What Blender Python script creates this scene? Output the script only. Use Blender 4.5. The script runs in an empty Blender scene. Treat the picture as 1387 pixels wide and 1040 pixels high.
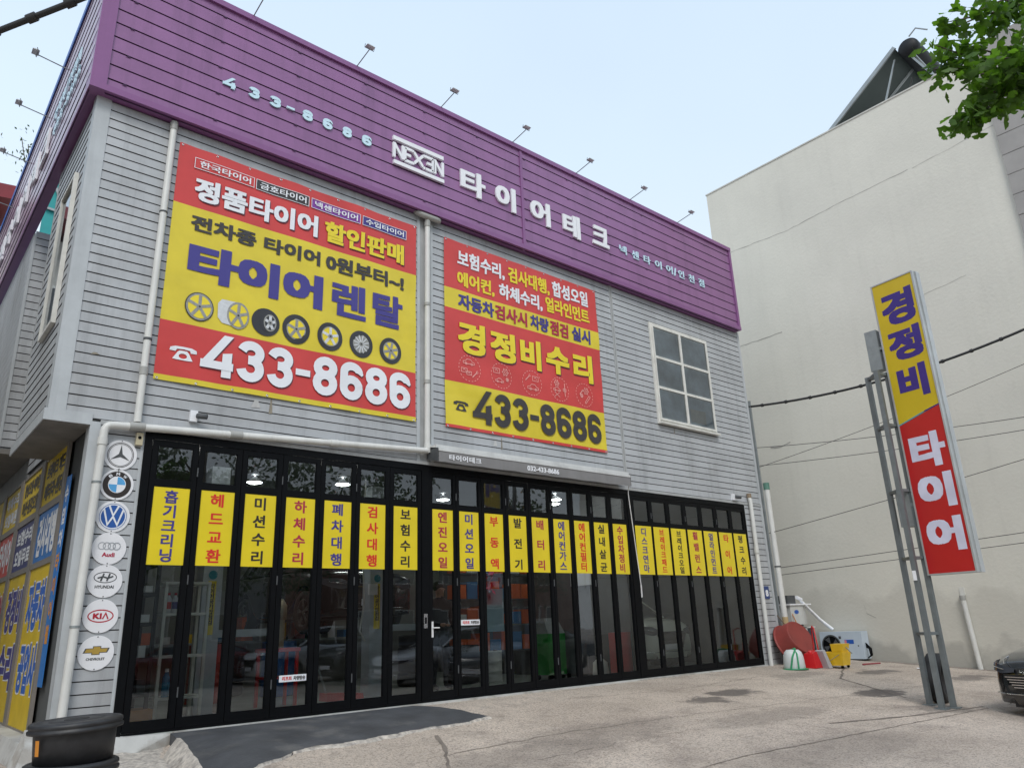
import bpy, math, random
from mathutils import Vector, Matrix
random.seed(11)
S = bpy.context.scene
COL = S.collection
PI = math.pi
rad = math.radians

# ------------------------------------------------------------------ camera
def cam_axes(yaw, pitch, roll):
    f = Vector((math.sin(yaw)*math.cos(pitch), math.cos(yaw)*math.cos(pitch), math.sin(pitch)))
    r = Vector((math.cos(yaw), -math.sin(yaw), 0)); u = r.cross(f)
    return r*math.cos(roll)+u*math.sin(roll), -r*math.sin(roll)+u*math.cos(roll), f
CAMPOS = Vector((0.021, -9.611, 0.985))
r_, u_, f_ = cam_axes(rad(40.993), rad(17.813), rad(-2.230))
cd = bpy.data.cameras.new('camera'); cd.sensor_width = 36; cd.lens = 26.42
cd.clip_start = 0.05; cd.clip_end = 2000
cam = bpy.data.objects.new('camera', cd); COL.objects.link(cam)
M = Matrix((r_, u_, -f_)).transposed().to_4x4(); M.translation = CAMPOS
cam.matrix_world = M
S.camera = cam

# ------------------------------------------------------------------ light
SUN_DIR = Vector((-0.45, -0.62, 0.80)).normalized()          # towards the sun
W = bpy.data.worlds.new('World'); S.world = W; W.use_nodes = True
nt = W.node_tree; N = nt.nodes; Lk = nt.links
bg = N['Background']; bg.inputs['Strength'].default_value = 0.1
sky = N.new('ShaderNodeTexSky'); sky.sky_type = 'NISHITA'; sky.sun_disc = False
sky.sun_elevation = math.asin(SUN_DIR.z); sky.sun_rotation = math.atan2(SUN_DIR.x, SUN_DIR.y)
sky.air_density = 1.2; sky.dust_density = 4.0; sky.ozone_density = 1.0
tc = N.new('ShaderNodeTexCoord'); sp = N.new('ShaderNodeSeparateXYZ'); Lk.new(tc.outputs['Generated'], sp.inputs[0])
rp = N.new('ShaderNodeValToRGB'); Lk.new(sp.outputs['Z'], rp.inputs[0])
e = rp.color_ramp.elements
e[0].position = 0.0; e[0].color = (9.0, 9.5, 9.8, 1)
e[1].position = 0.85; e[1].color = (6.4, 7.9, 10.0, 1)
x = rp.color_ramp.elements.new(0.33); x.color = (8.2, 9.3, 10.3, 1)
x = rp.color_ramp.elements.new(0.55); x.color = (7.3, 8.8, 10.4, 1)
cn = N.new('ShaderNodeTexNoise'); cn.inputs['Scale'].default_value = 1.3; cn.inputs['Detail'].default_value = 4
Lk.new(tc.outputs['Generated'], cn.inputs['Vector'])
cr = N.new('ShaderNodeMapRange'); cr.inputs[1].default_value = .35; cr.inputs[2].default_value = .7
cr.inputs[3].default_value = .97; cr.inputs[4].default_value = 1.05
Lk.new(cn.outputs['Fac'], cr.inputs[0])
vm = N.new('ShaderNodeVectorMath'); vm.operation = 'SCALE'; Lk.new(rp.outputs[0], vm.inputs[0]); Lk.new(cr.outputs[0], vm.inputs['Scale'])
mx = N.new('ShaderNodeMix'); mx.data_type = 'RGBA'; mx.inputs['Factor'].default_value = 0.9
Lk.new(sky.outputs[0], mx.inputs[6]); Lk.new(vm.outputs[0], mx.inputs[7]); Lk.new(mx.outputs[2], bg.inputs[0])
sl = bpy.data.lights.new('sun', 'SUN'); sl.energy = 1.5; sl.angle = rad(24); sl.color = (1, 0.96, 0.9)
so = bpy.data.objects.new('sun', sl); COL.objects.link(so); so.rotation_euler = SUN_DIR.to_track_quat('Z', 'Y').to_euler()
S.view_settings.view_transform = 'Standard'; S.view_settings.look = 'None'
S.view_settings.exposure = 0.14; S.view_settings.gamma = 1; S.view_settings.use_curve_mapping = False
S.cycles.max_bounces = 8; S.cycles.transparent_max_bounces = 16; S.cycles.diffuse_bounces = 3
S.cycles.caustics_reflective = False; S.cycles.caustics_refractive = False

# ------------------------------------------------------------------ materials
MATS = {}
def mat(name, col, rough=.6, metal=0., var=.12, vs=2.5, bump=0., bs=60., spec=.5, streak=0., col2=None, c2=(.5, .65), emit=None, estr=0, coat=0., rnd=0.):
    if name in MATS: return MATS[name]
    m = bpy.data.materials.new(name); m.use_nodes = True; t = m.node_tree; n = t.nodes; l = t.links
    b = n['Principled BSDF']
    b.inputs['Roughness'].default_value = rough; b.inputs['Metallic'].default_value = metal
    b.inputs['Specular IOR Level'].default_value = spec; b.inputs['Coat Weight'].default_value = coat
    g = n.new('ShaderNodeNewGeometry')
    cur = None
    rgb = n.new('ShaderNodeRGB'); rgb.outputs[0].default_value = (*col, 1); cur = rgb.outputs[0]
    def noise(scale, detail=4, vec=None, rg=.6):
        q = n.new('ShaderNodeTexNoise'); q.inputs['Scale'].default_value = scale; q.inputs['Detail'].default_value = detail
        q.inputs['Roughness'].default_value = rg
        l.new(vec or g.outputs['Position'], q.inputs['Vector']); return q.outputs['Fac']
    def mrange(o, a, b_, c, d):
        q = n.new('ShaderNodeMapRange'); q.inputs[1].default_value = a; q.inputs[2].default_value = b_
        q.inputs[3].default_value = c; q.inputs[4].default_value = d; l.new(o, q.inputs[0]); return q.outputs[0]
    def scale(c, s):
        q = n.new('ShaderNodeVectorMath'); q.operation = 'SCALE'; l.new(c, q.inputs[0]); l.new(s, q.inputs['Scale']); return q.outputs[0]
    if col2:
        q = n.new('ShaderNodeMix'); q.data_type = 'RGBA'; l.new(mrange(noise(vs*.6, 6), c2[0], c2[1], 0, 1), q.inputs[0])
        l.new(cur, q.inputs[6]); q.inputs[7].default_value = (*col2, 1); cur = q.outputs[2]
    if var:
        cur = scale(cur, mrange(noise(vs, 5), .3, .7, 1-var, 1+var))
    if streak:
        mp = n.new('ShaderNodeMapping'); mp.inputs['Scale'].default_value = (5, 5, .35); l.new(g.outputs['Position'], mp.inputs[0])
        cur = scale(cur, mrange(noise(1.0, 6, mp.outputs[0], .7), .5, .78, 1, 1-streak))
    if rnd:
        oi = n.new('ShaderNodeObjectInfo'); cur = scale(cur, mrange(oi.outputs['Random'], 0, 1, 1-rnd, 1+rnd))
    l.new(cur, b.inputs['Base Color'])
    if bump:
        q = n.new('ShaderNodeBump'); q.inputs['Strength'].default_value = bump; q.inputs['Distance'].default_value = .01
        l.new(noise(bs, 3), q.inputs['Height']); l.new(q.outputs[0], b.inputs['Normal'])
    if emit:
        b.inputs['Emission Color'].default_value = (*emit, 1); b.inputs['Emission Strength'].default_value = estr
    MATS[name] = m; return m

def glass(name, tint=(.6, .66, .64), ior=1.7, rough=0.0):
    if name in MATS: return MATS[name]
    m = bpy.data.materials.new(name); m.use_nodes = True; t = m.node_tree; n = t.nodes; l = t.links
    n.remove(n['Principled BSDF']); o = n['Material Output']
    tr = n.new('ShaderNodeBsdfTransparent'); tr.inputs[0].default_value = (*tint, 1)
    gl = n.new('ShaderNodeBsdfGlossy'); gl.inputs['Roughness'].default_value = rough; gl.inputs[0].default_value = (.92, .96, 1, 1)
    fr = n.new('ShaderNodeFresnel'); fr.inputs[0].default_value = ior
    g = n.new('ShaderNodeNewGeometry'); nz = n.new('ShaderNodeTexNoise'); nz.inputs['Scale'].default_value = 1.6
    l.new(g.outputs['Position'], nz.inputs['Vector'])
    bu = n.new('ShaderNodeBump'); bu.inputs['Strength'].default_value = .04; bu.inputs['Distance'].default_value = .02
    l.new(nz.outputs[0], bu.inputs['Height']); l.new(bu.outputs[0], gl.inputs['Normal'])
    x = n.new('ShaderNodeMixShader'); l.new(fr.outputs[0], x.inputs[0]); l.new(tr.outputs[0], x.inputs[1]); l.new(gl.outputs[0], x.inputs[2])
    l.new(x.outputs[0], o.inputs[0]); MATS[name] = m; return m

# ------------------------------------------------------------------ builder
def frame(o, U, V, Nn):
    o, U, V, Nn = Vector(o), Vector(U), Vector(V), Vector(Nn)
    return lambda u, v, n=0.0: o+U*u+V*v+Nn*n
FA = frame((0, 0, 0), (1, 0, 0), (0, 0, 1), (0, -1, 0))        # street front: u = x, v = z, n = towards the street
WL = {}                                                        # world location of every object
class MB:
    def __init__(s): s.v = []; s.f = []; s.m = []; s.sm = []; s.mi = 0
    def add(s, vs, fs, smooth=False):
        k = len(s.v); s.v += [tuple(p) for p in vs]
        for f in fs: s.f.append(tuple(i+k for i in f)); s.m.append(s.mi); s.sm.append(smooth)
        return s
    def box(s, x0, x1, y0, y1, z0, z1):
        return s.hexa([(x0,y0,z0),(x1,y0,z0),(x1,y1,z0),(x0,y1,z0),(x0,y0,z1),(x1,y0,z1),(x1,y1,z1),(x0,y1,z1)])
    def hexa(s, p): return s.add(p, [(0,3,2,1),(4,5,6,7),(0,1,5,4),(1,2,6,5),(2,3,7,6),(3,0,4,7)])
    def fbox(s, F, u0, u1, v0, v1, n0, n1):
        return s.hexa([F(u0,v0,n0),F(u1,v0,n0),F(u1,v0,n1),F(u0,v0,n1),F(u0,v1,n0),F(u1,v1,n0),F(u1,v1,n1),F(u0,v1,n1)])
    def beam(s, p0, p1, w, h, up=(0, 0, 1)):
        p0, p1 = Vector(p0), Vector(p1); d = (p1-p0).normalized(); up = Vector(up)
        if abs(d.dot(up)) > .99: up = Vector((0, 1, 0))
        a = d.cross(up).normalized()*w/2; b = a.cross(d).normalized()*h/2
        return s.hexa([p0-a-b, p0+a-b, p0+a+b, p0-a+b, p1-a-b, p1+a-b, p1+a+b, p1-a+b])
    def tube(s, pts, r, seg=10, cap=True):
        pts = [Vector(p) for p in pts]; rs = r if isinstance(r, (list, tuple)) else [r]*len(pts)
        d0 = (pts[1]-pts[0]).normalized(); up = Vector((0, 0, 1)) if abs(d0.z) < .9 else Vector((1, 0, 0))
        a = d0.cross(up).normalized(); vs = []; fs = []
        for i, p in enumerate(pts):
            d = (pts[min(i+1, len(pts)-1)]-pts[max(i-1, 0)]).normalized()
            a = (a-d*a.dot(d)).normalized(); b = d.cross(a)
            for k in range(seg):
                t = 2*PI*k/seg; vs.append(p+(a*math.cos(t)+b*math.sin(t))*rs[i])
        for i in range(len(pts)-1):
            for k in range(seg):
                k2 = (k+1) % seg; fs.append((i*seg+k, i*seg+k2, (i+1)*seg+k2, (i+1)*seg+k))
        s.add(vs, fs, True)
        if cap: s.add(vs[:seg], [tuple(range(seg))[::-1]]); s.add(vs[-seg:], [tuple(range(seg))])
        return s
    def lathe(s, prof, o=(0, 0, 0), ax=(0, 0, 1), seg=24, smooth=True):
        o, ax = Vector(o), Vector(ax).normalized(); up = Vector((0, 0, 1)) if abs(ax.z) < .9 else Vector((1, 0, 0))
        a = ax.cross(up).normalized(); b = ax.cross(a); vs = []; fs = []
        for r, z in prof:
            for k in range(seg):
                t = 2*PI*k/seg; vs.append(o+ax*z+(a*math.cos(t)+b*math.sin(t))*r)
        for i in range(len(prof)-1):
            for k in range(seg):
                k2 = (k+1) % seg; fs.append((i*seg+k, i*seg+k2, (i+1)*seg+k2, (i+1)*seg+k))
        return s.add(vs, fs, smooth)
    def poly(s, F, pts, n0=0., n1=None):
        k = len(pts)
        if n1 is None: return s.add([F(u, v, n0) for u, v in pts], [tuple(range(k))])
        vs = [F(u, v, n0) for u, v in pts]+[F(u, v, n1) for u, v in pts]
        fs = [tuple(range(k))[::-1], tuple(range(k, 2*k))]+[(i, (i+1) % k, (i+1) % k+k, i+k) for i in range(k)]
        return s.add(vs, fs)
    def rect(s, F, u0, u1, v0, v1, n=0.): return s.poly(F, [(u0, v0), (u1, v0), (u1, v1), (u0, v1)], n)
    def patch(s, F, u0, u1, v0, v1, n=0., nu=24, nv=3):
        vs = [F(u0+(u1-u0)*i/nu, v0+(v1-v0)*q/nv, n) for q in range(nv+1) for i in range(nu+1)]
        return s.add(vs, [(q*(nu+1)+i, q*(nu+1)+i+1, (q+1)*(nu+1)+i+1, (q+1)*(nu+1)+i) for q in range(nv) for i in range(nu)])
    def ell(s, F, cu, cv, ru, rv, n=0., seg=28):
        return s.poly(F, [(cu+ru*math.cos(2*PI*k/seg), cv+rv*math.sin(2*PI*k/seg)) for k in range(seg)], n)
    def ring(s, F, cu, cv, ru, rv, w, n=0., seg=28, a0=0., a1=2*PI, dash=False):
        vs = []; fs = []
        for k in range(seg+1):
            t = a0+(a1-a0)*k/seg
            vs += [F(cu+ru*math.cos(t), cv+rv*math.sin(t), n), F(cu+(ru-w)*math.cos(t), cv+(rv-w)*math.sin(t), n)]
        for k in range(seg):
            if dash and k % 2: continue
            fs.append((2*k, 2*k+1, 2*k+3, 2*k+2))
        return s.add(vs, fs)
    def stroke(s, F, pts, w, n=0., closed=False):
        pts = [Vector(p) for p in pts]; m = len(pts); vs = []
        for i in range(m):
            if closed: a, c = pts[i-1], pts[(i+1) % m]
            else: a, c = pts[max(i-1, 0)], pts[min(i+1, m-1)]
            d1 = (pts[i]-a); d2 = (c-pts[i])
            d1 = d1.normalized() if d1.length > 1e-9 else d2.normalized(); d2 = d2.normalized() if d2.length > 1e-9 else d1
            t = (d1+d2).normalized() if (d1+d2).length > 1e-6 else d1
            nn = Vector((-t.y, t.x)); k = w/2/max(.5, abs(nn.dot(Vector((-d1.y, d1.x)))))
            vs += [F(*(pts[i]+nn*k), n), F(*(pts[i]-nn*k), n)]
        fs = [(2*i, 2*i+1, 2*i+3, 2*i+2) for i in range(m-1)]
        if closed: fs.append((2*m-2, 2*m-1, 1, 0))
        return s.add(vs, fs)
    def build(s, name, mats, parent=None, label=None):
        if not isinstance(mats, (list, tuple)): mats = [mats]
        if not s.v: return None
        xs, ys, zs = zip(*s.v)
        c = Vector(((min(xs)+max(xs))/2, (min(ys)+max(ys))/2, min(zs)))
        me = bpy.data.meshes.new(name); me.from_pydata([tuple(Vector(p)-c) for p in s.v], [], s.f)
        for m in mats: me.materials.append(m)
        me.polygons.foreach_set('material_index', s.m); me.polygons.foreach_set('use_smooth', s.sm); me.update()
        return place(name, me, c, parent, label)
def place(name, me, c, parent=None, label=None):
    o = bpy.data.objects.new(name, me); COL.objects.link(o); WL[o.name] = Vector(c)
    if parent is not None: o.parent = parent; o.location = Vector(c)-WL[parent.name]
    else: o.location = c
    if label: o['label'] = label
    return o
def thing(name, label, cat, loc, group=None):
    o = place(name, None, Vector(loc)); tag(o, label, cat, group); return o
def tag(o, label=None, cat=None, group=None, kind=None):
    if label: o['label'] = label
    if cat: o['category'] = cat
    if group: o['group'] = group
    if kind: o['kind'] = kind
    return o
KIDS = lambda o: [c for c in bpy.data.objects if c.parent == o]
def copy_tree(o, parent=None):
    c = o.copy(); COL.objects.link(c); c.parent = parent; WL[c.name] = WL[o.name].copy()
    for ch in list(o.children): copy_tree(ch, c)
    return c
def move(o, loc, rz=0., scale=None):
    o.location = loc; o.rotation_euler = (0, 0, rz)
    if scale: o.scale = (scale,)*3
    WL[o.name] = Vector(loc); return o

# ------------------------------------------------------------------ lettering
GL = {}
def glyphs(txt, bold, sp=1.0):
    k = (txt, bold, sp)
    if k in GL: return GL[k]
    c = bpy.data.curves.new('lettering', 'FONT'); c.body = txt; c.size = 1; c.space_character = sp; c.resolution_u = 3
    o = bpy.data.objects.new('lettering', c)
    me = bpy.data.meshes.new_from_object(o)
    v = [(p.co.x, p.co.y) for p in me.vertices]; f = [tuple(p.vertices) for p in me.polygons]
    bpy.data.objects.remove(o); bpy.data.curves.remove(c); bpy.data.meshes.remove(me)
    offs = [(0, 0)]
    if bold:
        bx, by = bold if isinstance(bold, tuple) else (bold, bold*.8)
        offs += [(a*bx+(i-4)*.0004, b*by+(i-4)*.0005) for i, (a, b) in enumerate([(a, b) for a in (-1, 0, 1) for b in (-1, 0, 1)]) if a or b]
    V = []; Fc = []
    for i, (a, b) in enumerate(offs):
        q = len(V); V += [(x+a, y+b, i) for x, y in v]; Fc += [tuple(j+q for j in g) for g in f]
    xs = [p[0] for p in V]; ys = [p[1] for p in V]
    GL[k] = (V, Fc, (min(xs), max(xs), min(ys), max(ys))); return GL[k]
def text(mb, F, txt, u0, u1, v0, v1, n=0., bold=.04, depth=0., sp=1.0, em=False, keep=False):
    """lettering fitted to the rectangle u0..u1, v0..v1; em: the rectangle is the em box of one syllable"""
    V, Fc, bb = glyphs(txt, bold, sp)
    if em: bb = (.04-bold, .88+bold, -.10-bold*.8, .86+bold*.8)
    su = (u1-u0)/max(1e-6, bb[1]-bb[0]); sv = (v1-v0)/max(1e-6, bb[3]-bb[2])
    def P(p, z): return F(u0+(p[0]-bb[0])*su, v0+(p[1]-bb[2])*sv, z)
    dz = .00012
    if not depth:
        mb.add([P(p, n+p[2]*dz) for p in V], Fc); return
    top = [P(p, n+depth+p[2]*dz*2) for p in V]; mb.add(top, Fc)
    ec = {}
    for g in Fc:
        for i in range(len(g)):
            a, b = g[i], g[(i+1) % len(g)]; ec[(a, b)] = ec.get((a, b), 0)+1
    vs = []; fs = []
    for (a, b) in ec:
        if (b, a) in ec: continue
        q = len(vs); vs += [top[a], top[b], P(V[b], n), P(V[a], n)]; fs.append((q, q+3, q+2, q+1))
    mb.add(vs, fs)
def shadowed(mb, F, txt, a, b, c, d, n, bold, mi, mo, out=.012, **k):
    mb.mi = mo; text(mb, F, txt, a-out, b+out, c-out, d+out, n, bold+.02, **k); mb.mi = mi; text(mb, F, txt, a, b, c, d, n+.003, bold, **k)
def digit(mb, F, ch, x0, x1, z0, z1, w, n=0.):
    """condensed block numeral drawn as thick strokes"""
    W_, H_ = x1-x0, z1-z0; h = w/2
    def arc(cx, cz, rx, rz, a0, a1, k=18): return [(cx+rx*math.cos(a0+(a1-a0)*i/k), cz+rz*math.sin(a0+(a1-a0)*i/k)) for i in range(k+1)]
    cx = (x0+x1)/2; rx = W_/2-h
    zt = z1-h; zb = z0+h; zm = z0+H_*.53; ru = (zt-zm)/2; rl = (zm-zb)/2
    if ch == '8':
        mb.stroke(F, arc(cx, zt-ru, rx*.96, ru, 0, 2*PI)[:-1], w, n, True); mb.stroke(F, arc(cx, zb+rl, rx, rl, 0, 2*PI)[:-1], w, n+.0005, True)
    elif ch == '6':
        mb.stroke(F, arc(cx, zb+rl*1.02, rx, rl*1.02, 0, 2*PI)[:-1], w, n, True)
        mb.stroke(F, [(x1-h*1.1, zt-ru*.9)]+arc(cx, zt-ru*.95, rx, ru*.95, .12, PI)+[(x0+h, zb+rl)], w, n+.0005)
    elif ch == '3':
        mb.stroke(F, [(x0+h*1.02, zt-ru*.85)]+arc(cx, zt-ru, rx*.97, ru, PI-.35, -PI/2+.05)+[(cx-.1*W_, zm)], w, n)
        mb.stroke(F, [(cx-.1*W_, zm)]+arc(cx, zb+rl, rx, rl, PI/2-.05, -PI+.35)+[(x0+h*1.02, zb+rl*.85)], w, n+.0005)
    elif ch == '4':
        xr = x1-W_*.20; mb.poly(F, [(xr-w*.5, z0), (xr+w*.5, z0), (xr+w*.5, z0+H_*.60), (xr-w*.5, z0+H_*.55)], n)
        mb.poly(F, [(x0, z0+H_*.17), (x1, z0+H_*.17), (x1, z0+H_*.17+w*.85), (x0+w*.0, z0+H_*.17+w*.85)], n+.0005)
        mb.poly(F, [(x0, z0+H_*.17+w*.5), (x0+w*1.05, z0+H_*.17+w*.5), (xr+w*.55, z1), (xr-w*.45, z1)], n+.001)
    elif ch == '-':
        mb.poly(F, [(x0, z0+H_*.40), (x1, z0+H_*.40), (x1, z0+H_*.56), (x0, z0+H_*.56)], n)
def gz(x, y):
    t = max(0., min(1., (3.3-x)/.5)); t = t*t*(3-2*t)
    yy = max(y, -6.5)
    base = .07*yy if yy < 0 else -.01
    s = max(0., min(1., (y+9)/3.0)) if y < -6 else 1.
    z = base if y > -6.5 else -.455
    return z-.17*t*(1 if y < 0 else 1)*max(0, 1+min(0, y)/6) - .012

# ------------------------------------------------------------------ palette
SID = mat('siding_paint', (.435, .450, .465), .5, var=.10, vs=1.1, streak=.30, bump=.2, bs=90, col2=(.35, .355, .36), c2=(.5, .70), rnd=.045)
TRM = mat('trim_paint', (.47, .495, .51), .45, var=.08, vs=3, streak=.15)
TRD = mat('trim_paint_dull', (.40, .41, .41), .6, var=.12, vs=4, streak=.2)
PUR = mat('purple_panel', (.262, .112, .262), .34, var=.10, vs=1.5, streak=.24, bump=.12, bs=120, spec=.6, rnd=.045)
PUS = mat('sheen_purple_panel', (.40, .28, .37), .28, var=.08, vs=1.5, streak=.12, spec=.7)  # paler purple stands in for sky sheen on the side return
PUD = mat('purple_trim', (.24, .095, .245), .36, var=.06, streak=.1)
WHT = mat('white_letter', (.84, .85, .88), .4, var=.03)
LBL = mat('light_blue_letter', (.60, .80, .90), .4, var=.03)
BLK = mat('black_frame', (.0035, .004, .005), .5, var=.2, vs=8, spec=.12)
GLS = glass('door_glass', (.86, .92, .91), 1.85)
YEL = mat('yellow_film', (.78, .61, .02), .32, var=.06, vs=1.8)
YBN = mat('yellow_banner', (.72, .58, .035), .38, var=.09, vs=1.6, bump=.15, bs=5)
RBN = mat('red_banner', (.60, .052, .048), .38, var=.09, vs=1.6, bump=.15, bs=5)
NAV = mat('navy_print', (.055, .045, .25), .45, var=.03)
DRK = mat('dark_print', (.045, .04, .04), .45, var=.03)
RED = mat('red_print', (.68, .025, .02), .45, var=.03)
CRM = mat('crimson_print', (.42, .02, .06), .45, var=.03)
BPR = mat('black_print', (.03, .022, .02), .45, var=.03)
WPR = mat('white_print', (.82, .84, .88), .45, var=.03)
YPR = mat('yellow_print', (.82, .66, .03), .45, var=.03)
BLU = mat('blue_print', (.02, .13, .55), .4, var=.04)
PVC = mat('pvc_pipe', (.66, .66, .63), .4, var=.07, vs=4, streak=.22)
PVG = mat('pvc_grey', (.36, .36, .34), .5, var=.1, vs=5)
CRW = mat('cream_wall_paint', (.66, .64, .58), .75, var=.035, vs=.7, streak=.06, bump=.25, bs=25)
STL = mat('galvanised_steel', (.26, .285, .29), .5, .25, var=.14, vs=6, streak=.15)
RUB = mat('rubber', (.022, .022, .023), .7, var=.25, vs=9, bump=.2, bs=80)
CON = mat('concrete_kerb', (.50, .50, .48), .8, var=.12, vs=3, bump=.3, bs=50, col2=(.34, .32, .29), c2=(.5, .6))
CHR = mat('bright_metal', (.75, .75, .76), .22, .9, var=.03)
DGR = mat('dark_grey', (.07, .075, .08), .6, var=.15, vs=5)

# ------------------------------------------------------------------ ground
def ground_mat():
    m = bpy.data.materials.new('worn_concrete'); m.use_nodes = True; t = m.node_tree; n = t.nodes; l = t.links
    b = n['Principled BSDF']; b.inputs['Roughness'].default_value = .82; b.inputs['Specular IOR Level'].default_value = .35
    g = n.new('ShaderNodeNewGeometry'); P = g.outputs['Position']
    def noise(scale, d=5, rg=.6, vec=None):
        q = n.new('ShaderNodeTexNoise'); q.inputs['Scale'].default_value = scale; q.inputs['Detail'].default_value = d; q.inputs['Roughness'].default_value = rg
        l.new(vec or P, q.inputs['Vector']); return q
    def mr(o, a, b_, c, d):
        q = n.new('ShaderNodeMapRange'); q.inputs[1].default_value = a; q.inputs[2].default_value = b_; q.inputs[3].default_value = c; q.inputs[4].default_value = d
        l.new(o, q.inputs[0]); return q.outputs[0]
    def mixc(f, a, bc):
        q = n.new('ShaderNodeMix'); q.data_type = 'RGBA'; l.new(f, q.inputs[0])
        if isinstance(a, tuple): q.inputs[6].default_value = (*a, 1)
        else: l.new(a, q.inputs[6])
        if isinstance(bc, tuple): q.inputs[7].default_value = (*bc, 1)
        else: l.new(bc, q.inputs[7])
        return q.outputs[2]
    c = mixc(mr(noise(.45, 6).outputs[0], .38, .66, 0, 1), (.475, .40, .33), (.645, .55, .46))
    c = mixc(mr(noise(1.7, 8, .7).outputs[0], .52, .72, 0, .65), c, (.25, .205, .175))
    c = mixc(mr(noise(22, 4, .75).outputs[0], .50, .66, 0, .55), c, (.19, .16, .14))
    c = mixc(mr(noise(48, 3, .75).outputs[0], .50, .64, 0, .8), c, (.12, .10, .088))
    c = mixc(mr(noise(14, 6, .8).outputs[0], .56, .66, 0, .5), c, (.60, .54, .48))
    c = mixc(mr(noise(95, 2, .6).outputs[0], .58, .72, 0, .5), c, (.52, .49, .45))
    c = mixc(mr(noise(6, 6, .7).outputs[0], .60, .75, 0, .45), c, (.44, .40, .36))
    # oil and patch stains, each with its own ragged outline
    dn = noise(3.2, 5, .65); sc = n.new('ShaderNodeVectorMath'); sc.operation = 'MULTIPLY_ADD'
    l.new(dn.outputs['Color'], sc.inputs[0]); sc.inputs[1].default_value = (.9, .9, 0); sc.inputs[2].default_value = (-.45, -.45, 0)
    ad = n.new('ShaderNodeVectorMath'); ad.operation = 'ADD'; l.new(P, ad.inputs[0]); l.new(sc.outputs[0], ad.inputs[1])
    for (x, y, rx, ry, st) in ((10.0, -2.25, .40, .30, .75), (11.0, -2.0, .55, .3, .8), (12.9, -3.45, .62, .33, .85), (15.9, -2.1, .7, .28, .7), (16.4, -3.6, .7, .3, .6), (13.0, -5.9, 1.3, .8, .35), (7.0, -3.0, 1.5, .5, .25), (12.1, -4.75, .5, .4, .5), (18.25, -1.5, .30, 4.6, .55), (5.6, -3.4, 1.2, .5, .3), (9.5, -3.6, 1.4, .35, .28), (8.2, -5.2, 1.6, .5, .25), (14.2, -1.4, .9, .3, .3)):
        q = n.new('ShaderNodeVectorMath'); q.operation = 'SUBTRACT'; l.new(ad.outputs[0], q.inputs[0]); q.inputs[1].default_value = (x, y, 0)
        w = n.new('ShaderNodeVectorMath'); w.operation = 'MULTIPLY'; l.new(q.outputs[0], w.inputs[0]); w.inputs[1].default_value = (1/rx, 1/ry, 0)
        d = n.new('ShaderNodeVectorMath'); d.operation = 'LENGTH'; l.new(w.outputs[0], d.inputs[0])
        c = mixc(mr(d.outputs['Value'], .75, 1.15, st, 0), c, (.085, .075, .07))
    l.new(c, b.inputs['Base Color'])
    bu = n.new('ShaderNodeBump'); bu.inputs['Strength'].default_value = .55; bu.inputs['Distance'].default_value = .012
    l.new(noise(70, 4, .7).outputs[0], bu.inputs['Height']); l.new(bu.outputs[0], b.inputs['Normal'])
    return m
GM = ground_mat()
gx = [-150, -60, -25, -10, -5, -2, 0, 1]+[1.5+.25*i for i in range(12)]+[5, 7, 9, 11, 13, 15, 17, 20, 25, 40, 80, 160]
gy = [-160, -80, -40, -25, -15, -11, -9, -7.5, -6.5, -6, -5, -4, -3, -2, -1, -.5, 0, .01, 3, 8, 20, 60, 160]
mb = MB(); mb.add([(x, y, gz(x, y)) for y in gy for x in gx], [(j*len(gx)+i, j*len(gx)+i+1, (j+1)*len(gx)+i+1, (j+1)*len(gx)+i) for j in range(len(gy)-1) for i in range(len(gx)-1)], True)
ground = tag(mb.build('ground', GM), kind='structure')
# joints and cracks: shallow dark grooves lying in the slab
JNT = mat('joint_dirt', (.19, .16, .135), .9, var=.3, vs=4)
def crack(pts, w, name, jit=.03, step=.12):
    rnd = random.Random(len(pts)*31+int(w*1e4)+int(pts[0][0]*100)); out = []
    for a, b in zip(pts[:-1], pts[1:]):
        L = math.hypot(b[0]-a[0], b[1]-a[1]); k = max(1, int(L/step))
        for i in range(k):
            t = i/k; out.append((a[0]+(b[0]-a[0])*t+rnd.uniform(-jit, jit), a[1]+(b[1]-a[1])*t+rnd.uniform(-jit, jit)))
    out.append(pts[-1]); mb = MB(); vs = []
    for i, p in enumerate(out):
        q = out[min(i+1, len(out)-1)]; o = out[max(i-1, 0)]; dx, dy = q[0]-o[0], q[1]-o[1]; d = math.hypot(dx, dy) or 1
        ww = w*rnd.uniform(.35, 1)/2
        for s in (1, -1): x, y = p[0]-dy/d*ww*s, p[1]+dx/d*ww*s; vs.append((x, y, gz(x, y)+.004))
    mb.add(vs, [(2*i, 2*i+1, 2*i+3, 2*i+2) for i in range(len(out)-1)])
    return mb.build(name, JNT, ground)
crack([(3.6, -4.9), (7.2, -4.75), (12.6, -5.15)], .022, 'slab_joint', .012)
crack([(9.6, -4.35), (11.0, -4.75), (12.7, -5.05)], .07, 'slab_joint', .012)
crack([(4.6, -2.9), (6.5, -2.75), (8.6, -2.9), (11.2, -3.2), (14.2, -3.55)], .014, 'crack', .03)
crack([(12.7, -4.0), (14.2, -2.2), (16.3, -1.2)], .05, 'slab_joint', .02)
crack([(5.3, -2.0), (5.0, -2.6), (4.4, -3.5)], .06, 'slab_joint', .012)
crack([(5.4, -3.6), (7.8, -3.55), (9.2, -3.9)], .010, 'crack', .05)
crack([(13.2, -5.2), (15.2, -5.0), (18.2, -4.6)], .03, 'crack', .03)
crack([(8.4, -.9), (10.4, -1.3), (13.5, -1.1)], .014, 'crack', .04)
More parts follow.
